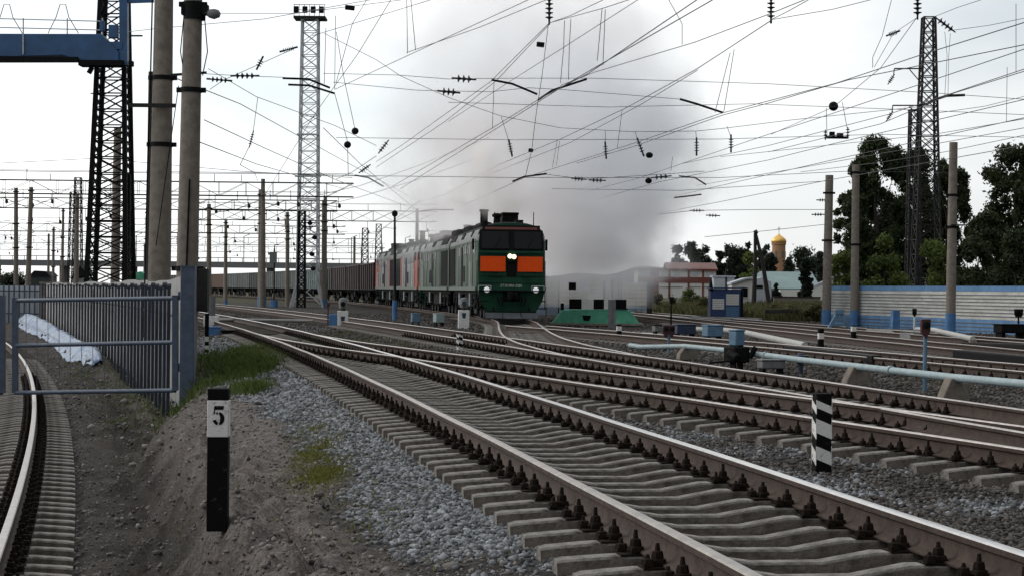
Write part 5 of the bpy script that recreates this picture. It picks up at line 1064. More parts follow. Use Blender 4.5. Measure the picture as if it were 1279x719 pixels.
white_pipe([at(1145, 411, 70), at(1165, 411.5, 68), at(1215, 423, 56)], 'white lagged pipe slanting down before the white wall at right', 0.09)
white_pipe([at(250, 399, 80), at(300, 399, 82), at(420, 401, 86)], 'white pipe along the ground between the left poles and the dwarf signal', 0.07)
def box_thing(name, px, py, Y, w, d, h, lb, cat, body, lid=None, rz=0.3, legs=0.12):
    b = at(px, py, Y); t = thing(name, lb, cat, b, rz)
    MB().box((0, 0, legs + h / 2), (w, d, h)).build('housing', M[body], t, bevel=0.025)
    MB().box((0, 0, legs + h + 0.018), (w * 1.06, d * 1.06, 0.04)).build('lid', M[lid or body], t, bevel=0.012)
    mb = MB()
    for s in (-1, 1): mb.box((s * w * 0.38, 0, legs / 2 - 0.1), (w * 0.14, d * 0.7, legs + 0.2))
    mb.build('foot', M['black_steel'], t); return t, b
t, b = box_thing('switch_box', 920, 452, 40.5, 0.25, 0.25, 0.31, 'tall pale blue box on black gear astride the pale blue pipe', 'switch box', 'pale_blue', None, 0.55, 0.36)
mb = MB(); mb.box((0.0, 0, 0.17), (0.42, 0.4, 0.34)); mb.cyl((0.2, -0.2, 0.1), (0.28, -0.3, 0.34), 0.06); mb.cyl((-0.2, 0.0, 0.2), (-0.2, -0.3, 0.1), 0.09); mb.build('mechanism', M['black_steel'], t, bevel=0.03)
mb = MB(); mb.bar((-0.1, -0.2, 0.06), (-1.1, -0.5, 0.02), 0.04); mb.build('rod', M['black_steel'], t)
box_thing('switch_box', 890, 423, 57, 0.52, 0.45, 0.32, 'squat pale blue box beside the white pipe, left of the taller one', 'switch box', 'pale_blue', None, 0.3, 0.08)
box_thing('switch_machine', 855, 420, 59, 0.62, 0.45, 0.28, 'navy switch machine just left of the squat pale blue box', 'switch machine', 'navy_box', None, 0.2, 0.08)
box_thing('switch_machine', 826, 416, 62, 0.55, 0.4, 0.20, 'black and white switch machine beside the dark red signal', 'switch machine', 'grey_box', 'black_steel', 0.2, 0.06)
box_thing('switch_machine', 963, 463, 38.5, 0.50, 0.32, 0.16, 'flat grey cast box lying beyond the rail, right of the tall pale blue box', 'switch machine', 'grey_box', None, 0.25, 0.05)
box_thing('switch_box', 519, 404, 86, 0.38, 0.35, 0.36, 'small blue box left of its twin before the green locomotives', 'switch box', 'pale_blue', None, 0.2, 0.08)
t_, b_ = box_thing('switch_box', 548, 404, 84, 0.42, 0.35, 0.36, 'small tilted white blue box right of its twin before the green locomotives', 'switch box', 'pipe', None, 0.5, 0.06)
box_thing('switch_machine', 267, 424, 62, 0.46, 0.4, 0.34, 'bright blue switch machine by the white footed post left of the nearest track', 'switch machine', 'pole_blue', None, 0.2, 0.06)
box_thing('switch_machine', 290, 423, 61, 0.75, 0.4, 0.20, 'low dark switch machine right of the bright blue one', 'switch machine', 'black_steel', None, 0.3, 0.06)
box_thing('switch_machine', 1262, 417, 70, 1.1, 0.6, 0.30, 'dark switch machine at the right edge before the blue wall foot', 'switch machine', 'black_steel', None, 0.3, 0.05)
box_thing('cable_box', 1118, 413, 76, 0.30, 0.3, 0.75, 'upright blue cable box against the blue wall foot', 'cable box', 'pole_blue', None, 0.1, 0.04)
b = at(1000, 463, 38); t = thing('cable_funnel', 'small dark funnel shaped cable head beyond the rail, beside the flat grey box', 'cable head', b)
MB().lathe([(0.05, -0.05), (0.05, 0.14), (0.07, 0.16), (0.16, 0.30), (0.17, 0.32), (0.03, 0.33)], (0, 0, 0), 12).build('funnel', M['navy_box'], t); MB().lathe([(0.07, 0), (0.06, 0.03)], (0, 0, 0.33), 10).build('lid', M['navy_box'], t)
b = at(1048, 413, 74); t = thing('track_sign', 'small pale blue triangular frame before the white wall between two poles', 'frame', b)
mb = MB(); mb.bar((-0.45, 0, 0), (-0.05, 0, 0.72), 0.14); mb.bar((0.45, 0, 0), (0.05, 0, 0.72), 0.14); mb.bar((-0.3, 0, 0.25), (0.3, 0, 0.25), 0.12); mb.box((0, 0, 0.75), (0.35, 0.2, 0.2)); mb.build('frame', M['pale_blue'], t, bevel=0.02)
def signal_post(px, py, Y, H, lb, m_post, head='dark_red', heads=1, r=0.035):
    b = at(px, py, Y); t = thing('signal_post', lb, 'signal', b); MB().cyl((0, 0, -0.25), (0, 0, H - 0.12), r).build('post', M[m_post], t)
    for k in range(heads):
        x = (k - (heads - 1) / 2) * 0.16; mb = MB(); mb.prism([(x - 0.085, H), (x + 0.085, H), (x + 0.075, H - 0.22), (x, H - 0.34), (x - 0.075, H - 0.22)], -0.06, 0.06); h = mb.build('head', M[head], t, bevel=0.012)
        MB().lathe([(0.055, 0), (0.06, 0.06), (0.05, 0.065)], (x, -0.06, H - 0.10), 10, (0, -1, 0)).build('visor', M['black_steel'], h)
signal_post(1155, 480, 32, 1.12, 'pale blue post with a dark red pointed signal head standing behind the pipe', 'pale_blue')
signal_post(835, 441, 49.5, 0.75, 'thin blue post with two dark red signal heads before the navy switch machine', 'pale_blue', heads=2)
signal_post(838, 405, 78, 1.15, 'thin black signal stem behind the two headed dark red signal', 'black_steel', 'black_steel')
signal_post(1142, 412, 74, 0.85, 'small black signal on a white stem before the blue wall foot', 'white', 'black_steel')
signal_post(1272, 409, 72, 0.72, 'dark round headed signal before the wall at the right edge', 'black_steel', 'black_steel', 2)
def dwarf(px, py, Y, lb, base, hd, cap, w=0.42, h=0.72):
    b = at(px, py, Y); t = thing('dwarf_signal', lb, 'signal', b, 0.1); MB().box((0, 0, h / 2 - 0.1), (w, 0.35, h + 0.2)).build('base', M[base], t, bevel=0.02)
    mb = MB(); mb.prism([(-0.06, 0.28), (0.06, 0.28), (0.09, 0.5), (-0.09, 0.5)], -0.18, -0.19); mb.build('mark', M['navy_box'], t)
    MB().cyl((0, 0, h), (0, 0, h + 0.10), 0.1).build('neck', M['dark_steel'], t)
    hh = MB().lathe([(0.10, 0), (0.17, 0.03), (0.17, 0.34), (0.12, 0.42), (0.03, 0.45)], (0, 0, h + 0.08), 14).build('head', M[hd], t)
    MB().lathe([(0.09, 0), (0.10, 0.10), (0.09, 0.11)], (0, -0.15, h + 0.27), 12, (0, -1, 0)).build('lens_hood', M[cap], hh)
dwarf(428, 410, 76, 'white based dwarf signal with a grey round head left of the locomotives', 'white', 'grey_box', 'black_steel')
dwarf(579, 405, 80, 'dwarf signal with white base and pale cap at the front corner of the green locomotive', 'white', 'grey_box', 'navy_box', 0.46, 0.62)
b = at(414, 407, 77); t = thing('cable_box', 'small blue cable box with a red stem left of the white based dwarf signal', 'cable box', b)
MB().box((0.08, 0, 0.25), (0.35, 0.3, 0.5)).build('housing', M['pole_blue'], t, bevel=0.02); MB().cyl((-0.15, 0, -0.1), (-0.15, 0, 0.85), 0.03).build('stem', M['dark_red'], t); MB().lathe([(0.09, 0), (0.09, 0.12)], (-0.15, 0, 0.8), 10).build('head', M['dark_red'], t)
b = at(264, 404, 72); t = thing('marker_stub', 'grey stub post on a white square foot left of the nearest track', 'post', b)
MB().box((0, 0, 0.05), (0.55, 0.4, 0.5)).build('foot', M['white'], t, bevel=0.02); MB().cyl((0, 0, 0.3), (0, 0, 1.05), 0.15).build('stub', M['grey_box'], t)
b = at(182 + 413, 432, 50)
def trough(p0, p1, Y0, Y1, w, h, lb, m='black_steel', name='cable_trough', cat='trough'):
    a, b = at(*p0, Y0), at(*p1, Y1); c = (a + b) / 2; t = thing(name, lb, cat, c, math.atan2(b.y - a.y, b.x - a.x)); L = (b - a).length
    MB().box((0, 0, 0), (L, w, h)).build('channel', M[m], t, bevel=0.01)
    MB().box((0, 0, h / 2 + 0.012), (L * 0.985, w * 0.9, 0.02)).build('lid', M['dark_steel'], t)
trough((985, 437), (1096, 447), 46.5, 39.5, 0.25, 0.14, 'long black cable trough lying behind the pale blue pipe beside the red headed post')
trough((1198, 442), (1330, 454), 42, 36.5, 0.3, 0.16, 'black cable trough at the right edge among the rails')
trough((1205, 433), (1330, 437), 52, 50, 0.5, 0.22, 'thick tarred timber baulk at the right edge before the wall', 'timber', 'timber_baulk', 'timber')
trough((1085, 411), (1180, 416), 72, 68, 0.25, 0.12, 'pale concrete beam lying along the wall side of the far tracks', 'pale_conc', 'concrete_beam', 'beam')
trough((1000, 381), (958, 396), 112, 104, 0.2, 0.2, 'dark log lying in the weeds beside the low grey wall', 'timber', 'timber_baulk', 'timber')
trough((862, 395), (950, 399), 100, 96, 0.22, 0.12, 'pale kerb stone in front of the navy booth', 'pale_conc', 'concrete_beam', 'beam')
trough((1128, 420), (1145, 421), 64, 63.6, 0.4, 0.3, 'small pale concrete block left of the thick white pipe end', 'pale_conc', 'concrete_block', 'block')
trough((806, 419), (820, 420), 63, 62.6, 0.4, 0.25, 'white concrete block beside the two headed red signal', 'white', 'concrete_block', 'block')
# ------------------------------------------------------------------ buffer stop and yard walls behind it
def buffer_stop():
    Y = 88; b = at(743, 406, Y); t = thing('buffer_stop', 'emerald green buffer stop with black and white chequered boards on top', 'buffer stop', b); s = Y / F_PX
    X = lambda px: (px - 743) * s; Z = lambda py: (406 - py) * s
    mb = MB(); mb.prism([(X(690), Z(404)), (X(800), Z(404)), (X(786), Z(386)), (X(703), Z(387))], -0.05, 2.4); mb.build('planter_body', M['green_board'], t, bevel=0.03)
    MB().box((X(745), 0.5, Z(404.5)), (4.4, 1.6, 0.10)).build('kerb', M['concrete'], t)
    MB().box((X(747), -0.02, Z(386.5) + 0.05), (X(783) - X(710), 0.14, 0.06)).build('beam', M['black_steel'], t)
    xs = (710.5, 726, 741, 754, 768, 782)
    for i in range(5): MB().box(((X(xs[i]) + X(xs[i + 1])) / 2, -0.05, Z(380) + 0.02), (X(xs[i + 1]) - X(xs[i]) - 0.004, 0.10, 0.46)).build('board', M['white' if i % 2 else 'black_paint'], t)
    MB().box((X(702), 0, Z(383)), (0.16, 0.1, 0.32)).build('board', M['black_paint'], t)
    d = MB().box((X(714.5), 0.15, Z(357.5)), (0.34, 0.06, 0.34)).build('target_plate', M['black_paint'], t); mb = MB()
    for x in (711.5, 718): mb.cyl((X(x), 0.15, Z(374)), (X(x), 0.15, Z(361)), 0.015, n=6)
    mb.build('stem', M['white'], d)
    mb = MB(); mb.prism([(X(727), Z(393.5)), (X(738), Z(393.5)), (X(736), Z(400)), (X(729), Z(400))], -0.07, -0.04); mb.build('coupler_pad', M['black_paint'], t)
    for x in (775, 790): MB().box((X(x), -0.1, Z(407)), (0.2, 0.25, 0.25)).build('stop_block', M['black_steel'], t)
    b2 = at(764, 406, 84.5); p = thing('steel_post', 'flat grey steel post in front of the green buffer stop', 'post', b2)
    MB().box((0, 0, 0.50), (0.335, 0.10, 1.3)).build('plate', M['grey_box'], p); MB().box((0, -0.06, 0.5), (0.05, 0.04, 1.3)).build('stiffener', M['grey_box'], p)
buffer_stop()
def yard_walls():
    Y = 128; s = Y / F_PX; base = at(740, 396, Y).z
    def panel(p0, p1, py, lb, ybot=396):
        a, c = at(p0, py, Y), at(p1, py, Y); w = c.x - a.x; t = thing('yard_wall_panel', lb, 'wall', ((a.x + c.x) / 2, Y, base)); H = a.z - base
        MB().box((0, 0, H * 0.68), (w, 0.16, H * 0.64)).build('panel', M['beige'], t); MB().box((0, 0, H * 0.17), (w + 0.02, 0.2, H * 0.36)).build('painted_foot', M['beige_low'], t)
        mb = MB()
        for k in range(1, 6): mb.box((0, -0.085, H * (0.36 + 0.11 * k)), (w, 0.014, 0.025))
        mb.build('joint', M['grout'], t)
    panel(660, 697, 350, 'beige yard wall panel half hidden behind the locomotive cab'); panel(697.6, 725, 352, 'beige yard wall panel behind the black square target'); panel(737, 753, 352, 'narrow beige yard wall panel in the middle of the row'); panel(763, 811, 353, 'wide beige yard wall panel at the right end behind the mesh')
    def mesh_panel(p0, p1, py0, py1, Y_, lb, diag, n=8):
        a, c = at(p0, py1, Y_), at(p1, py0, Y_); t = thing('mesh_fence', lb, 'fence', a); w, h = c.x - a.x, c.z - a.z; mb = MB()
        for x in (0, w): mb.bar((x, 0, -0.3), (x, 0, h + 0.1), 0.07)
        mb.build('post', M['dark_steel'], t); mb = MB(); k = max(3, int(w / 0.32))
        if diag:
            for i in range(-6, k + 6):
                for sg in (1, -1):
                    x0, x1 = i * w / k, i * w / k + sg * h; pts = [(x0, 0), (x1, h)]
                    t0, t1 = 0.0, 1.0; dx = x1 - x0
                    lo, hi = sorted(((0 - x0) / dx, (w - x0) / dx)); t0, t1 = max(0, lo), min(1, hi)
                    if t1 > t0: mb.bar((x0 + dx * t0, 0.01 * sg, h * t0), (x0 + dx * t1, 0.01 * sg, h * t1), 0.016)
        else:
            for i in range(k + 1): mb.bar((w * i / k, 0, 0), (w * i / k, 0, h), 0.018)
            for j in range(5): mb.bar((0, 0.012, h * j / 4), (w, 0.012, h * j / 4), 0.018)
        mb.build('mesh', M['dark_steel'], t)
    mesh_panel(682, 698, 352, 392, 124, 'chain link panel right beside the locomotive cab', True); mesh_panel(764, 776, 350, 386, 122, 'narrow chain link panel behind the right black board', True); mesh_panel(772, 809, 352, 392, 121, 'wide wire grid panel at the right end of the yard wall', False)
    for px, w, lb in ((697.5, 0.1, 'dark fence post left of the black square target'), (754.5, 0.1, 'pair of dark fence posts behind the white board'), (811, 0.34, 'dark rusty end post at the right end of the beige wall')):
        b = at(px, 396, 120); t = thing('fence_post', lb, 'post', b); MB().box((0, 0, 1.1), (w, 0.12, 2.4)).build('post', M['timber'], t); MB().box((0, 0, 2.31), (w + 0.03, 0.15, 0.04)).build('cap', M['timber'], t)
yard_walls()
def red_building():
    Y = 250; s = Y / F_PX; b = at(845, 384, Y); b.z = 0.3; t = thing('workshop_building', 'low white building with dark red bands beyond the bushes right of the smoke', 'building', b); P = lambda px, py: at(px, py, Y) - b
    x0, x1 = P(797, 350).x, P(894, 350).x; zt = P(845, 338).z; w = x1 - x0; cx = (x0 + x1) / 2
    MB().box((cx, 4, zt / 2 - 0.5), (w, 8, zt + 1)).build('wall', M['clad_white'], t)
    z0, z1 = P(845, 353).z, P(845, 346).z; MB().box((cx, -0.03, (z0 + z1) / 2), (w + 0.1, 0.1, z1 - z0)).build('red_band', M['brickred'], t)
    MB().box((cx, 3.9, zt + 0.12), (w + 0.4, 8.4, 0.25)).build('parapet', M['brickred'], t)
    for px in (817.5, 836, 860, 878): MB().box((P(px, 350).x, -0.05, zt * 0.5), (0.25 if px != 817.5 else 1.1, 0.09, zt)).build('pilaster', M['brickred'], t)
    for px in (803, 812, 830, 845, 868, 886):
        f = MB().box((P(px, 350).x, -0.02, (P(px, 340).z + P(px, 345).z) / 2), (0.9, 0.06, 0.5)).build('window', M['pale_wall'], t); MB().box((P(px, 350).x, -0.055, P(px, 358.0).z), (1.5, 0.08, 0.06)).build('sill', M['grout'], f)
    b = at(862, 384, 262); b.z = 0.3; t = thing('brick_shed', 'rust roofed shed rising behind the white and red building', 'building', b); P = lambda px, py: at(px, py, 262) - b
    x0, x1 = P(830, 330).x, P(893, 330).x; zr, ze = P(860, 328).z, P(860, 337).z; mb = MB(); mb.prism([(-4, ze), (0, zr), (4, ze), (4, ze - 0.15), (0, zr - 0.2), (-4, ze - 0.15)], x0, x1, 'yz'); mb.build('roof', M['roof_red'], t)
    MB().box(((x0 + x1) / 2, 0, ze / 2), (x1 - x0 - 0.3, 7.6, ze)).build('wall', M['brickred'], t)
red_building()
def booth():
    Y = 104; b = at(907.5, 399, Y); s = Y / F_PX; t = thing('guard_booth', 'navy blue booth with white and pale blue panels beyond the tracks', 'booth', b, 0.0); P = lambda px, py: ((px - 907.5) * s, (399 - py) * s)
    W = 41 * s; H = P(0, 361)[1]; MB().box((0, 0.6, H / 2), (W, 1.3, H)).build('wall', M['booth_blue'], t, bevel=0.02)
    mb = MB(); x0 = P(886, 0)[0]; mb.prism([(-W / 2 - 0.05, H), (W / 2 + 0.05, H + 0.05), (W / 2 + 0.05, H + 0.12), (-W / 2 - 0.05, H + 0.08)], -0.12, 1.35); mb.build('roof', M['booth_blue'], t)
    mb = MB(); mb.prism([(-W / 2 - 0.06, H - 0.1), (-W / 2 + 0.16, H - 0.1), (-W / 2 + 0.05, H + 0.62), (-W / 2 - 0.0, H + 0.62)], -0.08, 0.5); mb.build('corner_peak', M['black_steel'], t)
    for (a, c, d, e, m_, n) in ((889.5, 904, 373, 386, 'white', 'white_panel'), (906.5, 922.5, 367, 380.5, 'clad_white', 'window_shutter'), (906.5, 922.5, 382.5, 397, 'booth_mid', 'blue_panel')):
        p, q = P(a, e), P(c, d); o = MB().box(((p[0] + q[0]) / 2, -0.065, (p[1] + q[1]) / 2), (q[0] - p[0], 0.03, q[1] - p[1])).build(n, M[m_], t)
        mb = MB()
        for k in range(1, 5): mb.box(((p[0] + q[0]) / 2, -0.082, p[1] + (q[1] - p[1]) * k / 5), (q[0] - p[0], 0.008, 0.012))
        mb.build('slat', M['grout'], o)
    MB().box((P(926, 0)[0], -0.05, H / 2), (0.13, 0.1, H)).build('corner_post', M['black_steel'], t)
booth()
def backs():
    Y = 148; b = at(930, 388, Y); t = thing('white_hut', 'small white hut with one window between the booth and the leaning timber poles', 'hut', b); s = Y / F_PX; X = lambda px: (px - 930) * s; Z = lambda py: (388 - py) * s
    mb = MB(); mb.prism([(X(914), -0.5), (X(942), -0.5), (X(942), Z(348)), (X(931), Z(349)), (X(914), Z(355))], 0, 2.5); mb.build('wall', M['clad_white'], t)
    mb = MB(); mb.prism([(X(912.5), Z(355.5)), (X(931), Z(349)), (X(943), Z(347.4)), (X(943), Z(345.5)), (X(931), Z(347)), (X(912.5), Z(353))], -0.2, 2.7); mb.build('roof', M['pale_wall'], t)
    f = MB().box(((X(926) + X(933)) / 2, -0.03, (Z(359) + Z(371)) / 2), (0.5, 0.06, 0.75)).build('window', M['glass'], t); MB().box(((X(926) + X(933)) / 2, -0.05, Z(371.5)), (0.6, 0.1, 0.06)).build('sill', M['white'], f)
    Y = 152; b = at(951, 388, Y); t = thing('grey_hut', 'pale blue grey hut wall framed by the leaning timber poles', 'hut', b); s = Y / F_PX; X = lambda px: (px - 951) * s; Z = lambda py: (388 - py) * s
    mb = MB(); mb.prism([(X(943), -0.5), (X(963), -0.5), (X(963), Z(352)), (X(953), Z(346)), (X(943), Z(348))], 0, 2.5); mb.build('wall', M['pale_wall'], t); MB().box((X(948), -0.03, Z(358)), (0.55, 0.06, 0.25)).build('window', M['glass'], t)
    Y = 156; b = at(903, 388, Y); t = thing('grey_hut', 'pale grey sheet hut behind the navy booth', 'hut', b); s = Y / F_PX; X = lambda px: (px - 903) * s; Z = lambda py: (388 - py) * s
    MB().box(((X(891) + X(917)) / 2, 1, Z(346) / 2), (X(917) - X(891), 2, Z(346))).build('wall', M['pale_wall'], t); MB().box((X(906.5), -0.03, Z(355)), (0.12, 0.1, Z(346))).build('downpipe', M['dark_steel'], t); MB().box(((X(891) + X(917)) / 2, 1, Z(346) + 0.06), (X(917) - X(891) + 0.2, 2.2, 0.12)).build('roof', M['pale_wall'], t)
    Y = 146; b = at(943, 386, Y); t = thing('timber_pole', 'pair of leaning dark timber poles meeting at the top, with a sagging yellow leaf spray', 'pole', b); P = lambda px, py: at(px, py, Y) - b
    MB().tube([P(941, 388), P(943.5, 330), P(943, 291)], [0.20, 0.15, 0.11], 10).build('pole', M['timber'], t); MB().tube([P(962, 388), P(952, 325), P(944, 292)], [0.20, 0.15, 0.11], 10).build('strut', M['timber'], t)
    mb = MB(); mb.bar(P(943.5, 330), P(951.5, 329), 0.09); mb.cyl(P(942, 291), P(946, 289), 0.16); mb.build('brace', M['timber'], t)
    Y = 160; a = at(966, 386, Y); c = at(1024, 386, Y); t = thing('low_wall', 'low grey brown concrete wall under the small spruce', 'wall', ((a.x + c.x) / 2, Y, a.z - 0.3)); w = c.x - a.x; z = at(990, 371, Y).z - a.z + 0.3
    MB().box((0, 0, z / 2), (w, 0.3, z)).build('panel', M['concrete'], t); MB().box((0, -0.02, z + 0.03), (w + 0.1, 0.4, 0.09)).build('coping', M['timber'], t)
    Y = 215; b = at(995, 385, Y); b.z = 0.3; t = thing('depot_building', 'long low building with a teal sheet roof and a white gable', 'building', b); P = lambda px, py: at(px, py, Y) - b
    x0, x1 = P(940, 350).x, P(1026, 350).x; zr, ze = P(985, 338.5).z, P(985, 360).z; mb = MB(); mb.add([(x0, 0, ze), (x1, 0, ze), (x1, 7, zr), (x0 + 1.5, 7, zr), (x0, 0, ze - 0.2), (x1, 0, ze - 0.2), (x1, 7, zr - 0.2), (x0 + 1.5, 7, zr - 0.2)], [(0, 1, 2, 3), (7, 6, 5, 4), (0, 4, 5, 1), (1, 5, 6, 2), (2, 6, 7, 3), (3, 7, 4, 0)]); mb.build('roof', M['roof_teal'], t)
    MB().box(((x0 + x1) / 2, 3.9, ze / 2 - 0.2), (x1 - x0 - 0.4, 6.6, ze)).build('wall', M['pale_wall'], t)
    a = P(972, 362); c = P(997, 362); MB().box(((a.x + c.x) / 2, -0.8, a.z - 0.45), (c.x - a.x, 1.2, 1.0)).build('annexe', M['clad_white'], t)
    mb = MB(); g0, g1 = P(1001, 374), P(1060, 374); gp = P(1030, 345); mb.prism([(g0.x, -0.3), (g1.x, -0.3), (g1.x, P(1050, 352).z), (gp.x + 1.2, gp.z), (g0.x, P(1001, 364).z)], -2.5, -2.2); mb.build('gable', M['clad_white'], t)
    mb = MB(); mb.bar((g0.x - 0.2, -2.35, P(1001, 363).z), (gp.x + 1.2, -2.35, gp.z + 0.15), 0.5, 0.22); mb.bar((gp.x + 1.2, -2.35, gp.z + 0.15), (g1.x, -2.35, P(1050, 351).z), 0.5, 0.22); mb.build('verge', M['pale_wall'], t)
    Y = 420; b = at(972, 372, Y); b.z = 1; t = thing('church_tower', 'round tan church drum with a golden dome and cross above the trees', 'church', b); s = Y / F_PX; Z = lambda py: at(972, py, Y).z - b.z
    MB().lathe([(1.55, Z(372)), (1.5, Z(312)), (1.50, Z(306)), (1.66, Z(305.4)), (1.66, Z(303.6)), (0.3, Z(303.4))], (0, 0, 0), 24).build('drum', M['tan_brick'], t)
    d = MB().lathe([(1.60, Z(303.5)), (1.72, Z(301.5)), (1.62, Z(299.5)), (1.2, Z(297)), (0.7, Z(295)), (0.25, Z(293.2)), (0.08, Z(291.5)), (0.05, Z(289))], (0, 0, 0), 24).build('dome', M['gold'], t)
    mb = MB(); mb.bar((0, 0, Z(290)), (0, 0, Z(283)), 0.12); mb.bar((-0.4, 0, Z(285.5)), (0.4, 0, Z(285.5)), 0.1); mb.build('cross', M['gold'], d)
    for k in range(6): a_ = k * math.pi / 3 + 0.5; MB().box((1.5 * math.sin(a_), -1.5 * math.cos(a_), Z(318)), (0.45, 0.14, 1.4), a_).build('window', M['grout'], t)
    Y = 330; b = at(1018, 350, Y); t = thing('white_house', 'tiny white house among trees left of the leftmost right hand pole', 'house', b); s = Y / F_PX; Z = lambda py: (350 - py) * s
    MB().box((0.5, 1, Z(324) / 2 - 0.5), (3.4, 3, Z(324) + 1)).build('wall', M['clad_white'], t); mb = MB(); mb.prism([(-1.5, Z(324)), (2.5, Z(324)), (0.5, Z(315))], -0.7, 2.7); mb.build('roof', M['pale_wall'], t); MB().box((0.3, -0.53, Z(329)), (0.6, 0.08, 0.7)).build('window', M['glass'], t)
    # sheds at far left
    Y = 190; b = at(50, 382, Y); t = thing('dark_shed', 'dark green shed behind the far left poles', 'shed', b); s = Y / F_PX; Z = lambda py: (382 - py) * s; MB().box((0, 1.5, Z(345) / 2), (1.9, 3, Z(345))).build('wall', M['wag_green'], t); mb = MB(); mb.prism([(-1.1, Z(345)), (1.1, Z(345)), (0.6, Z(339)), (-0.6, Z(338))], -0.2, 3.2); mb.build('roof', M['roof_dark'], t)
    Y = 190; b = at(99, 384, Y); t = thing('dark_shed', 'shed with a pitched black roof left of the lattice crane mast', 'shed', b); s = Y / F_PX; Z = lambda py: (384 - py) * s; MB().box((0, 1.5, Z(347) / 2), (1.3, 3, Z(347))).build('wall', M['pale_conc'], t); mb = MB(); mb.prism([(-0.9, Z(348)), (0.9, Z(344)), (0.1, Z(331))], -0.3, 3.2); mb.build('roof', M['roof_dark'], t)
    Y = 175; b = at(172, 384, Y); t = thing('green_roofed_shed', 'shed with a rounded teal green roof between the crane mast and the pale mast', 'shed', b); s = Y / F_PX; Z = lambda py: (384 - py) * s; MB().box((0, 1.5, Z(349) / 2), (1.7, 3, Z(349))).build('wall', M['pale_conc'], t); mb = MB(); mb.prism([(-0.95, Z(349)), (0.95, Z(349)), (0.7, Z(342)), (0.2, Z(339)), (-0.4, Z(342))], -0.2, 3.2); mb.build('roof', M['green_board'], t)
backs()

# ------------------------------------------------------------------ white and blue wall at right
def right_wall():
    a = at(1030, 403, 98); e = at(1279, 413, 77.6); d = (e - a); d.z = 0; n = d.normalized(); L = d.length + 16; rz = math.atan2(n.y, n.x); base = a.z - 0.15
    t = thing('boundary_wall', 'long ribbed wall painted white with blue foot and blue coping at right', 'wall', (a.x, a.y, base), rz); top = at(1150, 357, 87).z - base; k = 0; x = 0.0
    while x < L:
        w = min(2.9, L - x); c = x + w / 2
        MB().box((c, 0, top * 0.31 / 2), (w - 0.02, 0.10, top * 0.31)).build('blue_foot', M['wall_blue'], t)
        p = MB().box((c, 0, top * 0.60), (w - 0.02, 0.095, top * 0.575)).build('white_panel', M['wall_white'], t)
        mb = MB()
        for j in range(1, 8): mb.box((c, -0.056, top * (0.31 + 0.575 * j / 8)), (w - 0.02, 0.022, 0.035)); 
        mb.build('joint', M['grout'], p); mb = MB()
        for j in range(1, 4): mb.box((c, -0.06, top * 0.31 * j / 4), (w - 0.02, 0.026, 0.03))
        mb.build('joint', M['grout'], p)
        MB().box((c, 0, top * 0.945), (w - 0.02, 0.12, top * 0.11)).build('blue_coping', M['wall_blue'], t)
        MB().box((x, 0.02, top / 2), (0.09, 0.13, top)).build('pier', M['wall_white'], t); x += 2.9; k += 1
right_wall()

# ------------------------------------------------------------------ vegetation
def foliage_mesh(name, clumps, n, leaf, m, seed, droop=0.0, flat=1.0):
    rng = np.random.default_rng(seed); cl = np.array(clumps); wts = cl[:, 3] ** 2; idx = rng.choice(len(cl), n, p=wts / wts.sum())
    v = rng.normal(0, 1, (n, 3)); v /= np.linalg.norm(v, axis=1)[:, None]; rr = np.abs(rng.normal(0.62, 0.36, n))
    p = cl[idx, :3] + v * (cl[idx, 3] * rr)[:, None] * np.array([1, 1, flat]); p[:, 2] -= droop * rng.uniform(0, 1, n) ** 2
    a = rng.normal(0, 1, (n, 3)); a /= np.linalg.norm(a, axis=1)[:, None]; b = np.cross(a, v + rng.normal(0, 0.6, (n, 3))); b /= np.linalg.norm(b, axis=1)[:, None] + 1e-9
    s = leaf * rng.uniform(0.5, 1.25, n); A = a * s[:, None]; B = b * (s * 0.55)[:, None]
    q = np.stack([p - A, p - B * 0.9 + A * 0.1, p + A, p + B], 1).reshape(-1, 3); i = np.arange(n) * 4
    f = np.stack([i, i + 1, i + 2, i + 3], 1); me = bpy.data.meshes.new(name); me.vertices.add(len(q)); me.vertices.foreach_set('co', q.astype(np.float32).ravel()); me.loops.add(f.size); me.loops.foreach_set('vertex_index', f.astype(np.int32).ravel())
    me.polygons.add(n); me.polygons.foreach_set('loop_start', np.arange(0, f.size, 4, dtype=np.int32)); me.update(calc_edges=True)
    ct = rng.uniform(0, 1, len(cl)); tint = np.clip(0.55 * ct[idx] + 0.45 * rng.uniform(0, 1, n), 0, 1)
    at_ = me.attributes.new('tint', 'FLOAT', 'FACE'); at_.data.foreach_set('value', tint.astype(np.float32)); me.materials.append(m); return me
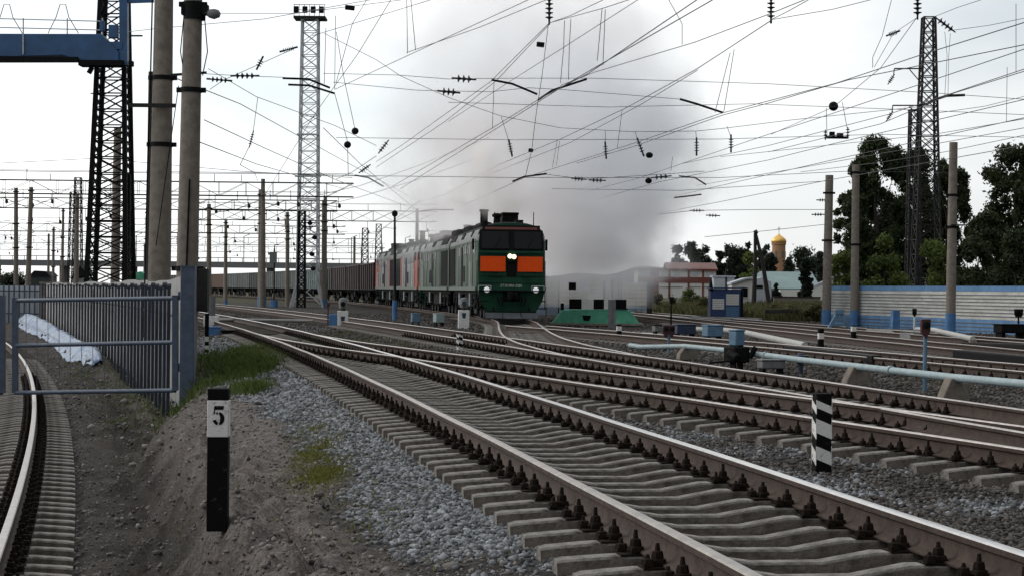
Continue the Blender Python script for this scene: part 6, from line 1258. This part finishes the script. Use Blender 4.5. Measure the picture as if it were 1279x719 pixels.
def tree(name, label, cat, base, H, rx, m, n, leaf, seed, crown0=0.25, nclump=26, shape='round', group=None, r0=None, droop=0.0, cr=0.27):
    rng = random.Random(seed); t = thing(name, label, cat, base, group=group); cl = []
    if shape == 'round': nclump = int(nclump * 2.4); cr *= 0.74
    if shape != 'cone': n = int(n * 2.3); leaf *= 0.66
    for i in range(nclump):
        u = rng.random(); h = crown0 + (1 - crown0) * u
        if shape == 'cone': w = rx * (1 - u) ** 0.85 + 0.05
        elif shape == 'bush': w = rx * math.sqrt(max(0.05, 1 - u ** 2.2))
        else: w = rx * math.sqrt(max(0.03, 1 - (2 * u - 0.85) ** 2 / 1.35))
        a = rng.uniform(0, 6.28); k = rng.uniform(0.10, 1.0) ** 0.6; c = cr * rx * rng.uniform(0.65, 1.35) * (0.6 if shape == 'cone' else 1)
        cl.append((math.cos(a) * w * k, math.sin(a) * w * k * 0.8, min(h * H, H - c * 0.6), c))
    if shape == 'cone': cl += [(0, 0, H * (0.15 + 0.83 * i / 9), rx * 0.45 * (1 - i / 9.5)) for i in range(10)]
    r0 = r0 or H * 0.018; mb = MB(); mb.tube([(0, 0, -0.3), (0.02 * H, 0, H * 0.3), (-0.01 * H, 0, H * 0.62), (0, 0, H * 0.92)], [r0, r0 * 0.75, r0 * 0.45, r0 * 0.1], 8)
    for x, y, z, c in cl[:9]:
        if shape != 'cone': z0 = max(H * 0.12, z - 0.3 * H); mb.tube([(0, 0, z0), (x * 0.5, y * 0.5, (z0 + z) / 2 + 0.1), (x, y, z)], [r0 * 0.3, r0 * 0.16, r0 * 0.05], 5)
    mb.build('trunk', M['bark'], t)
    o = bpy.data.objects.new('crown', foliage_mesh('crown', cl, n, leaf, M[m], seed, droop)); COL.objects.link(o); o.parent = t; return t
def T(px, Y, ptop, rpx, *a, base=None, **k):
    b = at(px, 385, Y); b.z = base if base is not None else float(ground_z(np.array([b.x]), np.array([Y]))[0]); H = at(px, ptop, Y).z - b.z; return b, H, rpx / F_PX * Y
def put(name, label, cat, px, Y, ptop, rpx, m, n, leaf, seed, **k):
    b, H, rx = T(px, Y, ptop, rpx); tree(name, label, cat, b, H, rx, m, n, leaf, seed, **k)
g1 = 'tall dark trees behind the right hand wall'
put('birch_tree', 'tall dark tree with a ragged crown left of the right lattice mast', 'tree', 1094, 118, 172, 44, 'leaf_dark', 15000, 0.20, 1, group=g1, nclump=34, droop=0.5, cr=0.24)
put('birch_tree', 'dark tree directly behind the tall right lattice mast', 'tree', 1143, 122, 186, 40, 'leaf_dark', 13000, 0.20, 2, group=g1, nclump=32, droop=0.5, cr=0.24)
put('birch_tree', 'dark tree with drooping right hand twigs between the lattice mast and the rightmost pole', 'tree', 1184, 119, 197, 30, 'leaf_dark', 8500, 0.20, 3, group=g1, nclump=26, droop=0.6, cr=0.22)
put('birch_tree', 'dark tree just right of the middle pole filling the gap below the ragged crown', 'tree', 1062, 124, 238, 24, 'leaf_dark', 6000, 0.20, 4, group=g1, nclump=20, cr=0.25)
put('birch_tree', 'tall dark tree cut off by the right edge of the photo', 'tree', 1268, 112, 184, 52, 'leaf_dark', 15000, 0.20, 5, group=g1, nclump=34, droop=0.4, cr=0.25)
put('birch_tree', 'rounded dark tree left of the one cut by the right edge', 'tree', 1234, 110, 268, 34, 'leaf_dark', 9000, 0.19, 6, group=g1, nclump=22, crown0=0.1, cr=0.3)
put('birch_tree', 'dark low tree filling in below the right lattice mast', 'tree', 1120, 126, 262, 60, 'leaf_dark', 12000, 0.21, 7, group=g1, nclump=30, crown0=0.08, shape='bush', cr=0.28)
put('birch_tree', 'dark tree filling the middle of the clump between the middle pole and lattice mast', 'tree', 1088, 121, 226, 34, 'leaf_dark', 9000, 0.20, 8, group=g1, nclump=24, crown0=0.1, cr=0.28)
put('birch_tree', 'dark tree filling the clump just left of the rightmost pole', 'tree', 1160, 124, 236, 30, 'leaf_dark', 8000, 0.20, 9, group=g1, nclump=22, crown0=0.1, cr=0.28)
g2 = 'bright leafy bushes over the right hand wall'
put('leafy_bush', 'bright green bush between the leftmost and middle right hand poles', 'bush', 1055, 103, 318, 23, 'leaf_mid', 5500, 0.16, 11, shape='bush', crown0=0.05, group=g2, nclump=18, cr=0.34)
put('leafy_bush', 'bright green bush right of the middle pole spilling over the wall', 'bush', 1104, 101, 298, 27, 'leaf_mid', 8000, 0.16, 12, shape='bush', crown0=0.05, group=g2, nclump=22, cr=0.32)
put('leafy_bush', 'bright green bush left of the rightmost pole spilling down over the wall', 'bush', 1166, 95, 305, 24, 'leaf_mid', 7000, 0.16, 13, shape='bush', crown0=0.02, group=g2, nclump=20, cr=0.32)
put('leafy_bush', 'dark low bush behind the wall right of the rightmost pole', 'bush', 1222, 92, 300, 34, 'leaf_dark', 7000, 0.18, 14, shape='bush', crown0=0.05, group=g2, nclump=20, cr=0.32)
put('leafy_bush', 'dark low bush behind the wall at the right edge', 'bush', 1268, 90, 292, 30, 'leaf_dark', 7000, 0.18, 15, shape='bush', crown0=0.05, group=g2, nclump=20, cr=0.32)
b = at(1170, 372, 84); bb = at(1170, 372, 86.5)
g3 = 'trees of the far grove right of the smoke'
for i, (px, top, r, Y, lb) in enumerate(((846, 308, 13, 330, 'rounded far tree at the smoke edge above the white and red building'), (862, 305, 11, 320, 'pointed far tree above the rust roofed shed'), (880, 309, 12, 325, 'broad far tree right of the pointed one above the rust roof'), (898, 312, 13, 322, 'dark far tree above the navy booth'), (911, 302, 8, 330, 'tall narrow far tree with a spiky top above the booth'), (921, 311, 12, 322, 'dense far tree just left of the timber poles'), (934, 303, 8, 335, 'narrow dark far tree left touching the timber poles'), (954, 307, 10, 330, 'far dark tree just right of the timber pole tips'), (962, 318, 8, 322, 'small far tree between the poles and the church'), (985, 322, 10, 345, 'low far tree right below the church drum'), (1000, 313, 15, 335, 'broad leafy far tree right of the church'), (1012, 322, 12, 320, 'far tree left of the tiny white house'), (1024, 316, 9, 300, 'far tree beside the leftmost right hand pole'))):
    put('grove_tree', lb, 'tree', px, Y, top, r * 1.25, 'leaf_far', 3200, 0.42, 30 + i, group=g3, nclump=22, crown0=0.0, cr=0.42, shape='bush' if i % 3 else 'cone')
put('spruce_tree', 'small dark spruce in front of the teal roofed building', 'tree', 1006, 182, 322, 13, 'leaf_conifer', 6500, 0.20, 61, shape='cone', crown0=0.05, nclump=40)
put('spruce_tree', 'tiny dark spruce at the left end of the low grey wall', 'tree', 969, 180, 354, 7, 'leaf_conifer', 2000, 0.17, 62, shape='cone', crown0=0.05, nclump=20)
put('leafy_bush', 'yellow green bush left of the timber poles above the white hut', 'bush', 934, 190, 318, 15, 'leaf_mid', 2600, 0.26, 63, shape='bush', crown0=0.1, nclump=14, cr=0.36)
g4 = 'scrub bushes along the far verge'
for i, (px, top, r, Y, lb) in enumerate(((821, 368, 10, 132, 'olive scrub bush beside the dark rusty end post'), (838, 372, 10, 128, 'olive scrub bush below the white and red building'), (862, 362, 12, 150, 'taller green scrub bush in front of the white and red building'), (877, 372, 12, 124, 'olive scrub bush touching the left side of the navy booth'), (970, 380, 10, 118, 'small scrub bush right of the timber poles'), (990, 382, 12, 112, 'low scrub bush below the low grey wall'), (1016, 378, 10, 110, 'scrub bush beside the end of the white and blue wall'))):
    put('scrub_bush', lb, 'bush', px, Y, top, r, 'leaf_weed' if i not in (2,) else 'leaf_mid', 1800, 0.13, 70 + i, shape='bush', crown0=0.02, group=g4, nclump=12, cr=0.4)
# the far wooded hill
def hills():
    mb = MB(); n = 60; vs = []
    for i in range(n + 1):
        px = 640 + 700 * i / n; Y = 1500; h = 2 + 6 * math.exp(-((px - 835) / 45) ** 2) + 9 * math.exp(-((px - 1100) / 200) ** 2) + 1.5 * math.sin(px * 0.07); x = (px - 640) / F_PX * Y
        vs += [(x, Y, -2), (x, Y + 60, h + 10), (x, Y + 260, h + 14), (x, Y + 500, -2)]
    mb.add(vs, [(i * 4 + k, i * 4 + k + 1, (i + 1) * 4 + k + 1, (i + 1) * 4 + k) for i in range(n) for k in range(3)]); o = mb.build('hills', mat('far wooded hill', (0.07, 0.085, 0.09), 0.95, var=0.3, scale=0.03)); tag(o, kind='structure')
hills()
put('leafy_bush', 'dark far shrub between the far left poles under the bridge', 'bush', 12, 240, 344, 22, 'leaf_far', 1500, 0.35, 90, shape='bush', crown0=0.02, nclump=12, cr=0.4)

# ------------------------------------------------------------------ exhaust smoke
def smoke():
    lo, hi = Vector((-12, 86, 0.4)), Vector((14.5, 122, 27)); c = (lo + hi) / 2; d = hi - lo
    o = MB().box((0, 0, 0), d).build('smoke_plume', None or bpy.data.materials.new('exhaust smoke'), None, c, smooth=False); tag(o, kind='stuff')
    m = o.data.materials[0]; m.use_nodes = True; nt = m.node_tree; nt.nodes.clear(); N = nt.nodes.new; L = nt.links.new
    out = N('ShaderNodeOutputMaterial'); pv = N('ShaderNodeVolumePrincipled'); L(pv.outputs[0], out.inputs['Volume'])
    pv.inputs['Color'].default_value = (0.955, 0.95, 0.975, 1); pv.inputs['Anisotropy'].default_value = 0.45; pv.inputs['Density Attribute'].default_value = ''
    tc = N('ShaderNodeTexCoord'); geo = N('ShaderNodeNewGeometry'); P = geo.outputs['Position']
    nz = N('ShaderNodeTexNoise'); nz.inputs['Scale'].default_value = 0.30; nz.inputs['Detail'].default_value = 5; nz.inputs['Roughness'].default_value = 0.66; L(P, nz.inputs[0])
    # warp the sample point a little so blobs lose their round outline
    wv = N('ShaderNodeVectorMath'); wv.operation = 'SUBTRACT'; L(nz.outputs['Color'], wv.inputs[0]); wv.inputs[1].default_value = (0.5, 0.5, 0.5)
    ws = N('ShaderNodeVectorMath'); ws.operation = 'SCALE'; L(wv.outputs[0], ws.inputs[0]); ws.inputs['Scale'].default_value = 8.0
    wa = N('ShaderNodeVectorMath'); L(P, wa.inputs[0]); L(ws.outputs[0], wa.inputs[1]); P2 = wa.outputs[0]
    s = 96 / F_PX; X = lambda px: (px - 640) * s; Zc = lambda py: CAM_Z + (362 - py) * s
    blobs = [((X(640), 89.5, Zc(250)), (1.5, 2.5, 1.0), 0.370), ((X(606), 90, Zc(226)), (1.3, 1.6, 1.5), 1.6), ((X(730), 101, Zc(255)), (5.6, 9, 4.2), 0.155), ((X(775), 102, Zc(272)), (3.8, 8, 3.4), 0.126), ((X(822), 103, Zc(212)), (3.8, 8, 3.4), 0.118), ((X(850), 104, Zc(160)), (3.4, 8, 3.6), 0.083), ((X(700), 104, Zc(165)), (8.0, 10, 6.5), 0.125), ((X(785), 104, Zc(140)), (5.0, 10, 5.0), 0.083),
             ((X(640), 105, Zc(60)), (8.5, 11, 8.5), 0.088), ((X(760), 105, Zc(60)), (6.5, 11, 7), 0.052), ((X(735), 103, Zc(322)), (5.6, 9, 2.7), 0.15), ((X(785), 104, Zc(330)), (3.4, 8, 2.2), 0.08), ((X(555), 110, Zc(262)), (4.2, 7, 2.0), 0.125), ((X(530), 108, Zc(190)), (5.0, 9, 6), 0.078)]
    tot = None
    for cc, rad, amp in blobs:
        a = N('ShaderNodeVectorMath'); a.operation = 'SUBTRACT'; L(P2, a.inputs[0]); a.inputs[1].default_value = cc
        b = N('ShaderNodeVectorMath'); b.operation = 'DIVIDE'; L(a.outputs[0], b.inputs[0]); b.inputs[1].default_value = rad
        l = N('ShaderNodeVectorMath'); l.operation = 'LENGTH'; L(b.outputs[0], l.inputs[0])
        r = N('ShaderNodeMapRange'); r.interpolation_type = 'SMOOTHSTEP'; L(l.outputs['Value'], r.inputs[0]); r.inputs[1].default_value = 0.35; r.inputs[2].default_value = 1.12; r.inputs[3].default_value = amp; r.inputs[4].default_value = 0
        if tot is None: tot = r.outputs[0]
        else: ad = N('ShaderNodeMath'); L(tot, ad.inputs[0]); L(r.outputs[0], ad.inputs[1]); tot = ad.outputs[0]
    cn = N('ShaderNodeTexNoise'); cn.inputs['Scale'].default_value = 0.11; cn.inputs['Detail'].default_value = 2; L(P, cn.inputs[0])
    cr_ = N('ShaderNodeMapRange'); L(cn.outputs[0], cr_.inputs[0]); cr_.inputs[1].default_value = 0.38; cr_.inputs[2].default_value = 0.62
    cmx = N('ShaderNodeMix'); cmx.data_type = 'RGBA'; L(cr_.outputs[0], cmx.inputs[0]); cmx.inputs[6].default_value = (0.945, 0.968, 1.0, 1); cmx.inputs[7].default_value = (0.995, 0.966, 0.965, 1)
    sa = N('ShaderNodeVectorMath'); sa.operation = 'DISTANCE'; L(P2, sa.inputs[0]); sa.inputs[1].default_value = (X(642), 89, Zc(258))
    sr = N('ShaderNodeMapRange'); L(sa.outputs['Value'], sr.inputs[0]); sr.inputs[1].default_value = 0.5; sr.inputs[2].default_value = 1.8
    sm = N('ShaderNodeMix'); sm.data_type = 'RGBA'; L(sr.outputs[0], sm.inputs[0]); sm.inputs[6].default_value = (0.80, 0.76, 0.745, 1); L(cmx.outputs[2], sm.inputs[7]); L(sm.outputs[2], pv.inputs['Color'])
    n2 = N('ShaderNodeTexNoise'); n2.inputs['Scale'].default_value = 0.42; n2.inputs['Detail'].default_value = 4; L(P, n2.inputs[0])
    mr = N('ShaderNodeMapRange'); L(n2.outputs[0], mr.inputs[0]); mr.inputs[1].default_value = 0.33; mr.inputs[2].default_value = 0.68; mr.inputs[3].default_value = 0.15; mr.inputs[4].default_value = 1.75
    mu = N('ShaderNodeMath'); mu.operation = 'MULTIPLY'; L(tot, mu.inputs[0]); L(mr.outputs[0], mu.inputs[1]); L(mu.outputs[0], pv.inputs['Density'])
smoke()
